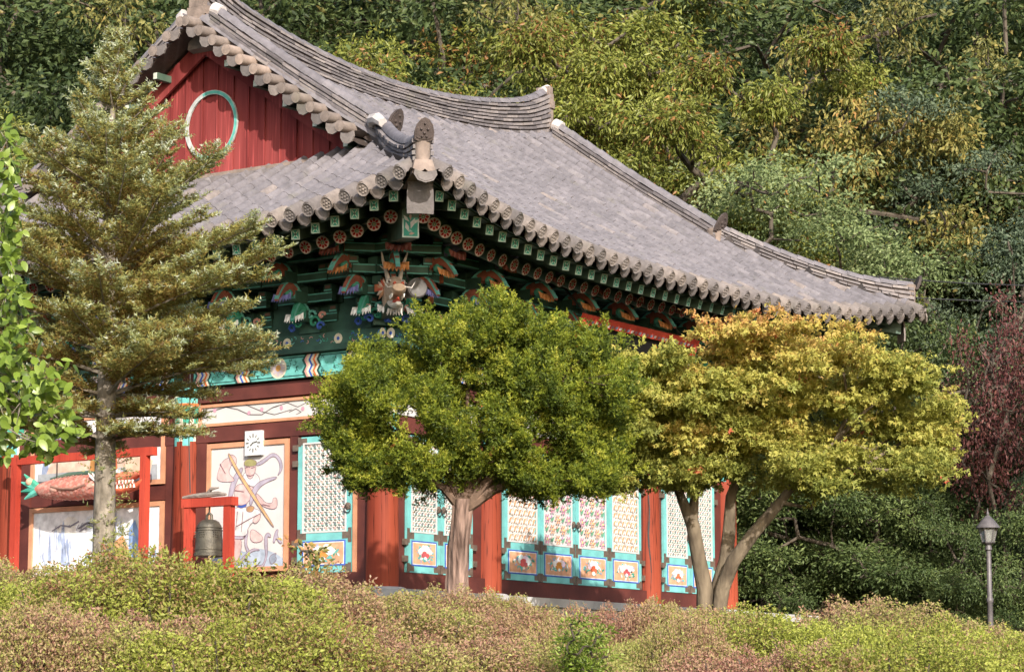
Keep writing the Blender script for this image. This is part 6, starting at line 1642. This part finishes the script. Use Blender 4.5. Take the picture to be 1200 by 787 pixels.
for a in [
 # far rows, up to the frame top; dark leaves stand for shade between crowns
 ('dark', 560, -90, 68, 1.1, 'high on the slope above the middle of the main ridge'), ('dark', 430, -100, 68, 1.1, 'high above the near half of the main ridge'), ('chestnut_b', 700, -90, 67, 1.0, 'high past the upturned ridge end'), ('dark', 830, -90, 68, 1.1, 'high on the slope above the descending ridge'),
 ('dark', 950, -80, 68, 1.1, 'high on the slope above the pale feathery trees'), ('blue', 1060, -90, 68, 1.1, 'tallest at the back of the wood'), ('dark', 1180, -90, 67, 1.1, 'high at the back of the wood above the red trees'), ('dark', 1260, -90, 68, 1, 'beyond the trees above the lamp post'),
 ('dark', 250, -100, 68, 1.1, 'high above the gable peak'), ('dark', 100, -90, 62, 1.1, 'high behind the top of the fir'), ('dark', -20, -80, 66, 1.1, 'beyond the fir'),
 ('dark', 330, -170, 80, 1.2, 'at the very top of the slope above the gable'), ('dark', 620, -170, 80, 1.2, 'at the very top of the slope above the main ridge'), ('dark', 900, -170, 80, 1.2, 'at the very top of the slope above the feathery trees'), ('dark', 60, -170, 80, 1.2, 'at the very top of the slope behind the fir'), ('dark', 1130, -170, 80, 1.2, 'at the very top of the slope above the blue-green trees'),
 # nearer rows: crowns that stand out
 ('chestnut', 590, -30, 60, .85, 'just behind the upturned ridge end'), ('chestnut', 740, -20, 58, .85, 'just behind the descending ridge'), ('chestnut_b', 470, -10, 62, .85, 'just behind the main ridge'), ('chestnut', 880, -40, 61, .85, 'rising over the pale feathery tree'), ('autumn', 660, -60, 64, .7, 'between the long-leaved trees'), ('autumn', 990, -50, 64, .75, 'beside the tallest blue-green tree'),
 ('chestnut_b', 660, 10, 59, .8, 'between the ridge end and the descending ridge'), ('chestnut', 815, 10, 59, .8, 'close above the pale feathery tree'), ('chestnut_b', 540, 20, 61, .8, 'low behind the middle of the main ridge'), ('chestnut_b', 390, -20, 63, .8, 'beside the gable peak and the main ridge'),
 ('locust', 905, 105, 55, 1.0, 'and the largest of its kind, behind the descending ridge'), ('locust', 815, 200, 54, .7, 'lower and close behind the descending ridge'), ('dark', 1000, 215, 55, .8, 'above the far hip ridge'),
 ('blue', 1085, 40, 60, .85, 'rising beside the pale feathery trees'), ('blue', 1180, 100, 58, .85, 'rising over the dark red trees'), ('dark', 1050, 240, 57, .8, 'above the far roof corner'), ('autumn', 1200, 0, 64, .6, 'among the blue-green trees'),
 ('dark', 1125, 240, 59, .85, 'beside the far roof corner'), ('dark', 690, 110, 63, .8, 'in the shade behind the upturned ridge end'), ('autumn', 330, -20, 62, .75, 'beside the gable peak'), ('dark', 400, 20, 66, .8, 'in the shade above the main ridge'), ('autumn', 200, -50, 62, .7, 'above the fir and the gable eave'), ('chestnut_b', 20, 70, 57, .8, 'behind the middle of the fir'), ('dark', -20, 200, 52, .8, 'behind the lower left fir branches'), ('dark', 90, 230, 54, .8, 'between the fir trunk and the hall roof'),
 # right side, down to the ground
 ('russet', 1160, 255, 51.5, .5, 'tallest of the three by the wires'), ('russet', 1195, 300, 52, .5, 'shortest of the three, above the lamp'), ('russet', 1125, 315, 52, .45, 'closest to the roof corner'), ('dark', 1210, 370, 54, .9, 'behind the lamp post'), ('dark', 1060, 370, 57, .9, 'showing between roof corner and maple'), ('dark', 980, 380, 56, .9, 'behind the maple crown'), ('dark', 1150, 430, 55, .9, 'behind the red trees'), ('blue', 1215, 470, 51, .6, 'small, close to the lamp post'),
 ('under', 900, 520, 53, 1.1, 'under the maple crown beside the end column'), ('under', 960, 535, 52, 1.1, 'under the maple crown'), ('under', 1030, 540, 53, 1.1, 'under the outer maple branches'), ('under', 1095, 560, 53, 1.1, 'between the maple and the lamp post'), ('under', 1150, 590, 58, 1.1, 'just behind the lamp post'), ('under', 1205, 600, 55, 1.1, 'beyond the lamp post'), ('under', 1140, 575, 50.5, .8, 'in front of the red tree nearest the roof corner'), ('under', 1192, 560, 50.5, .8, 'in front of the red trees, behind the lantern'),
 ('under', 1185, 668, 50, .9, 'at the very foot of the lamp post'), ('under', 1120, 672, 50, .9, 'low in the open between maple and lamp post'),
 ('under', 890, 610, 52, .9, 'low beside the end column'), ('under', 1000, 620, 53, 1.0, 'low under the maple'), ('under', 1075, 640, 52, 1.0, 'low near the lamp post'), ('under', 1060, 470, 56, 1.0, 'beyond the outer maple branches'), ('under', 940, 450, 57, 1.0, 'beyond the maple crown'),
]: plant(*a)
for k, (px, dep) in enumerate([(-60, 88), (60, 92), (180, 90), (300, 88), (420, 92), (540, 90), (660, 92), (780, 88), (900, 92), (1020, 90), (1140, 88), (1260, 92)]):
    plant('dark', px, -150-20*(k % 3), dep, 1.5, 'at the back of the wood along the hilltop')
# trees standing right of the picture, on the sunny side: they shade the wood beyond
for (x, y, hh, lab) in ((14.0, -11.5, 13, 'before the wood, nearest the hall'), (20.0, -15.0, 15, 'before the wood, farthest from the hall')):
    s_ = hh/9; tree_thing('broadleaf_tree', 'tall dark tree standing in the open '+lab, 'tree', (x, y, gz(x, y)-.1), TP['dark'], 'tall trees before the wood', rot=x, sc=(s_*.85, s_*.85, s_))

# ---------------------------------------------------------------- lamp post
q = at_depth(1161, 740, 47.5); gl = gz(q[0], q[1]); top = at_depth(1160, 594, 47.5)[2]; hz = top-gl
lp = thing('lamp_post', 'grey lantern lamp post before the dark wood', 'lamp post', (q[0], q[1], gl-.05))
MB().lathe([(.13, 0), (.13, .12), (.085, .2), (.07, .6), (.06, .65)], 12).obj('base', 'lamp_metal', lp, True)
hp = hz-.62
MB().lathe([(.055, .6), (.05, hp*.5), (.065, hp*.5+.02), (.065, hp*.5+.08), (.048, hp*.5+.1), (.045, hp-.1), (.07, hp-.08), (.05, hp)], 12).obj('pole', 'lamp_metal', lp, True)
MB().lathe([(.05, 0), (.12, .04), (.13, .06)], 6, (0, 0, hp)).obj('lantern_floor', 'lamp_metal', lp)
MB().lathe([(.10, .06), (.165, .32)], 6, (0, 0, hp)).obj('glass', 'lamp_glass', lp)
mb = MB()
for k in range(6):
    a = k*math.pi/3; mb.tube([(.105*math.cos(a), .105*math.sin(a), hp+.06), (.17*math.cos(a), .17*math.sin(a), hp+.32)], .010, 5)
mb.obj('glazing_bars', 'lamp_metal', lp)
MB().lathe([(.035, 0), (.05, .06), (.04, .14), (.01, .17)], 10, (0, 0, hp+.08)).obj('bulb', 'white_paint', lp, True)
MB().lathe([(.225, .315), (.215, .34), (.12, .46), (.05, .53), (.02, .55), (.03, .58), (.012, .62), (.004, .68)], 12, (0, 0, hp)).obj('roof_cap', 'lamp_metal', lp, True)
# ---------------------------------------------------------------- overhead wires
for (y0, y1, lab) in ((301, 318, 'upper thin black overhead wire crossing the wood past the roof corner'), (327, 333, 'lower thin black overhead wire crossing the wood past the roof corner')):
    a, b = at_depth(700, y0-26, 51.5), at_depth(1500, y1+8, 51.0)
    pts = [a*(1-s_)+b*s_-np.array([0, 0, .5])*4*s_*(1-s_) for s_ in np.linspace(0, 1, 17)]
    tag(MB().tube([tuple(p) for p in pts], .012, 5).obj('overhead_wire', 'wire'), lab, 'wire')
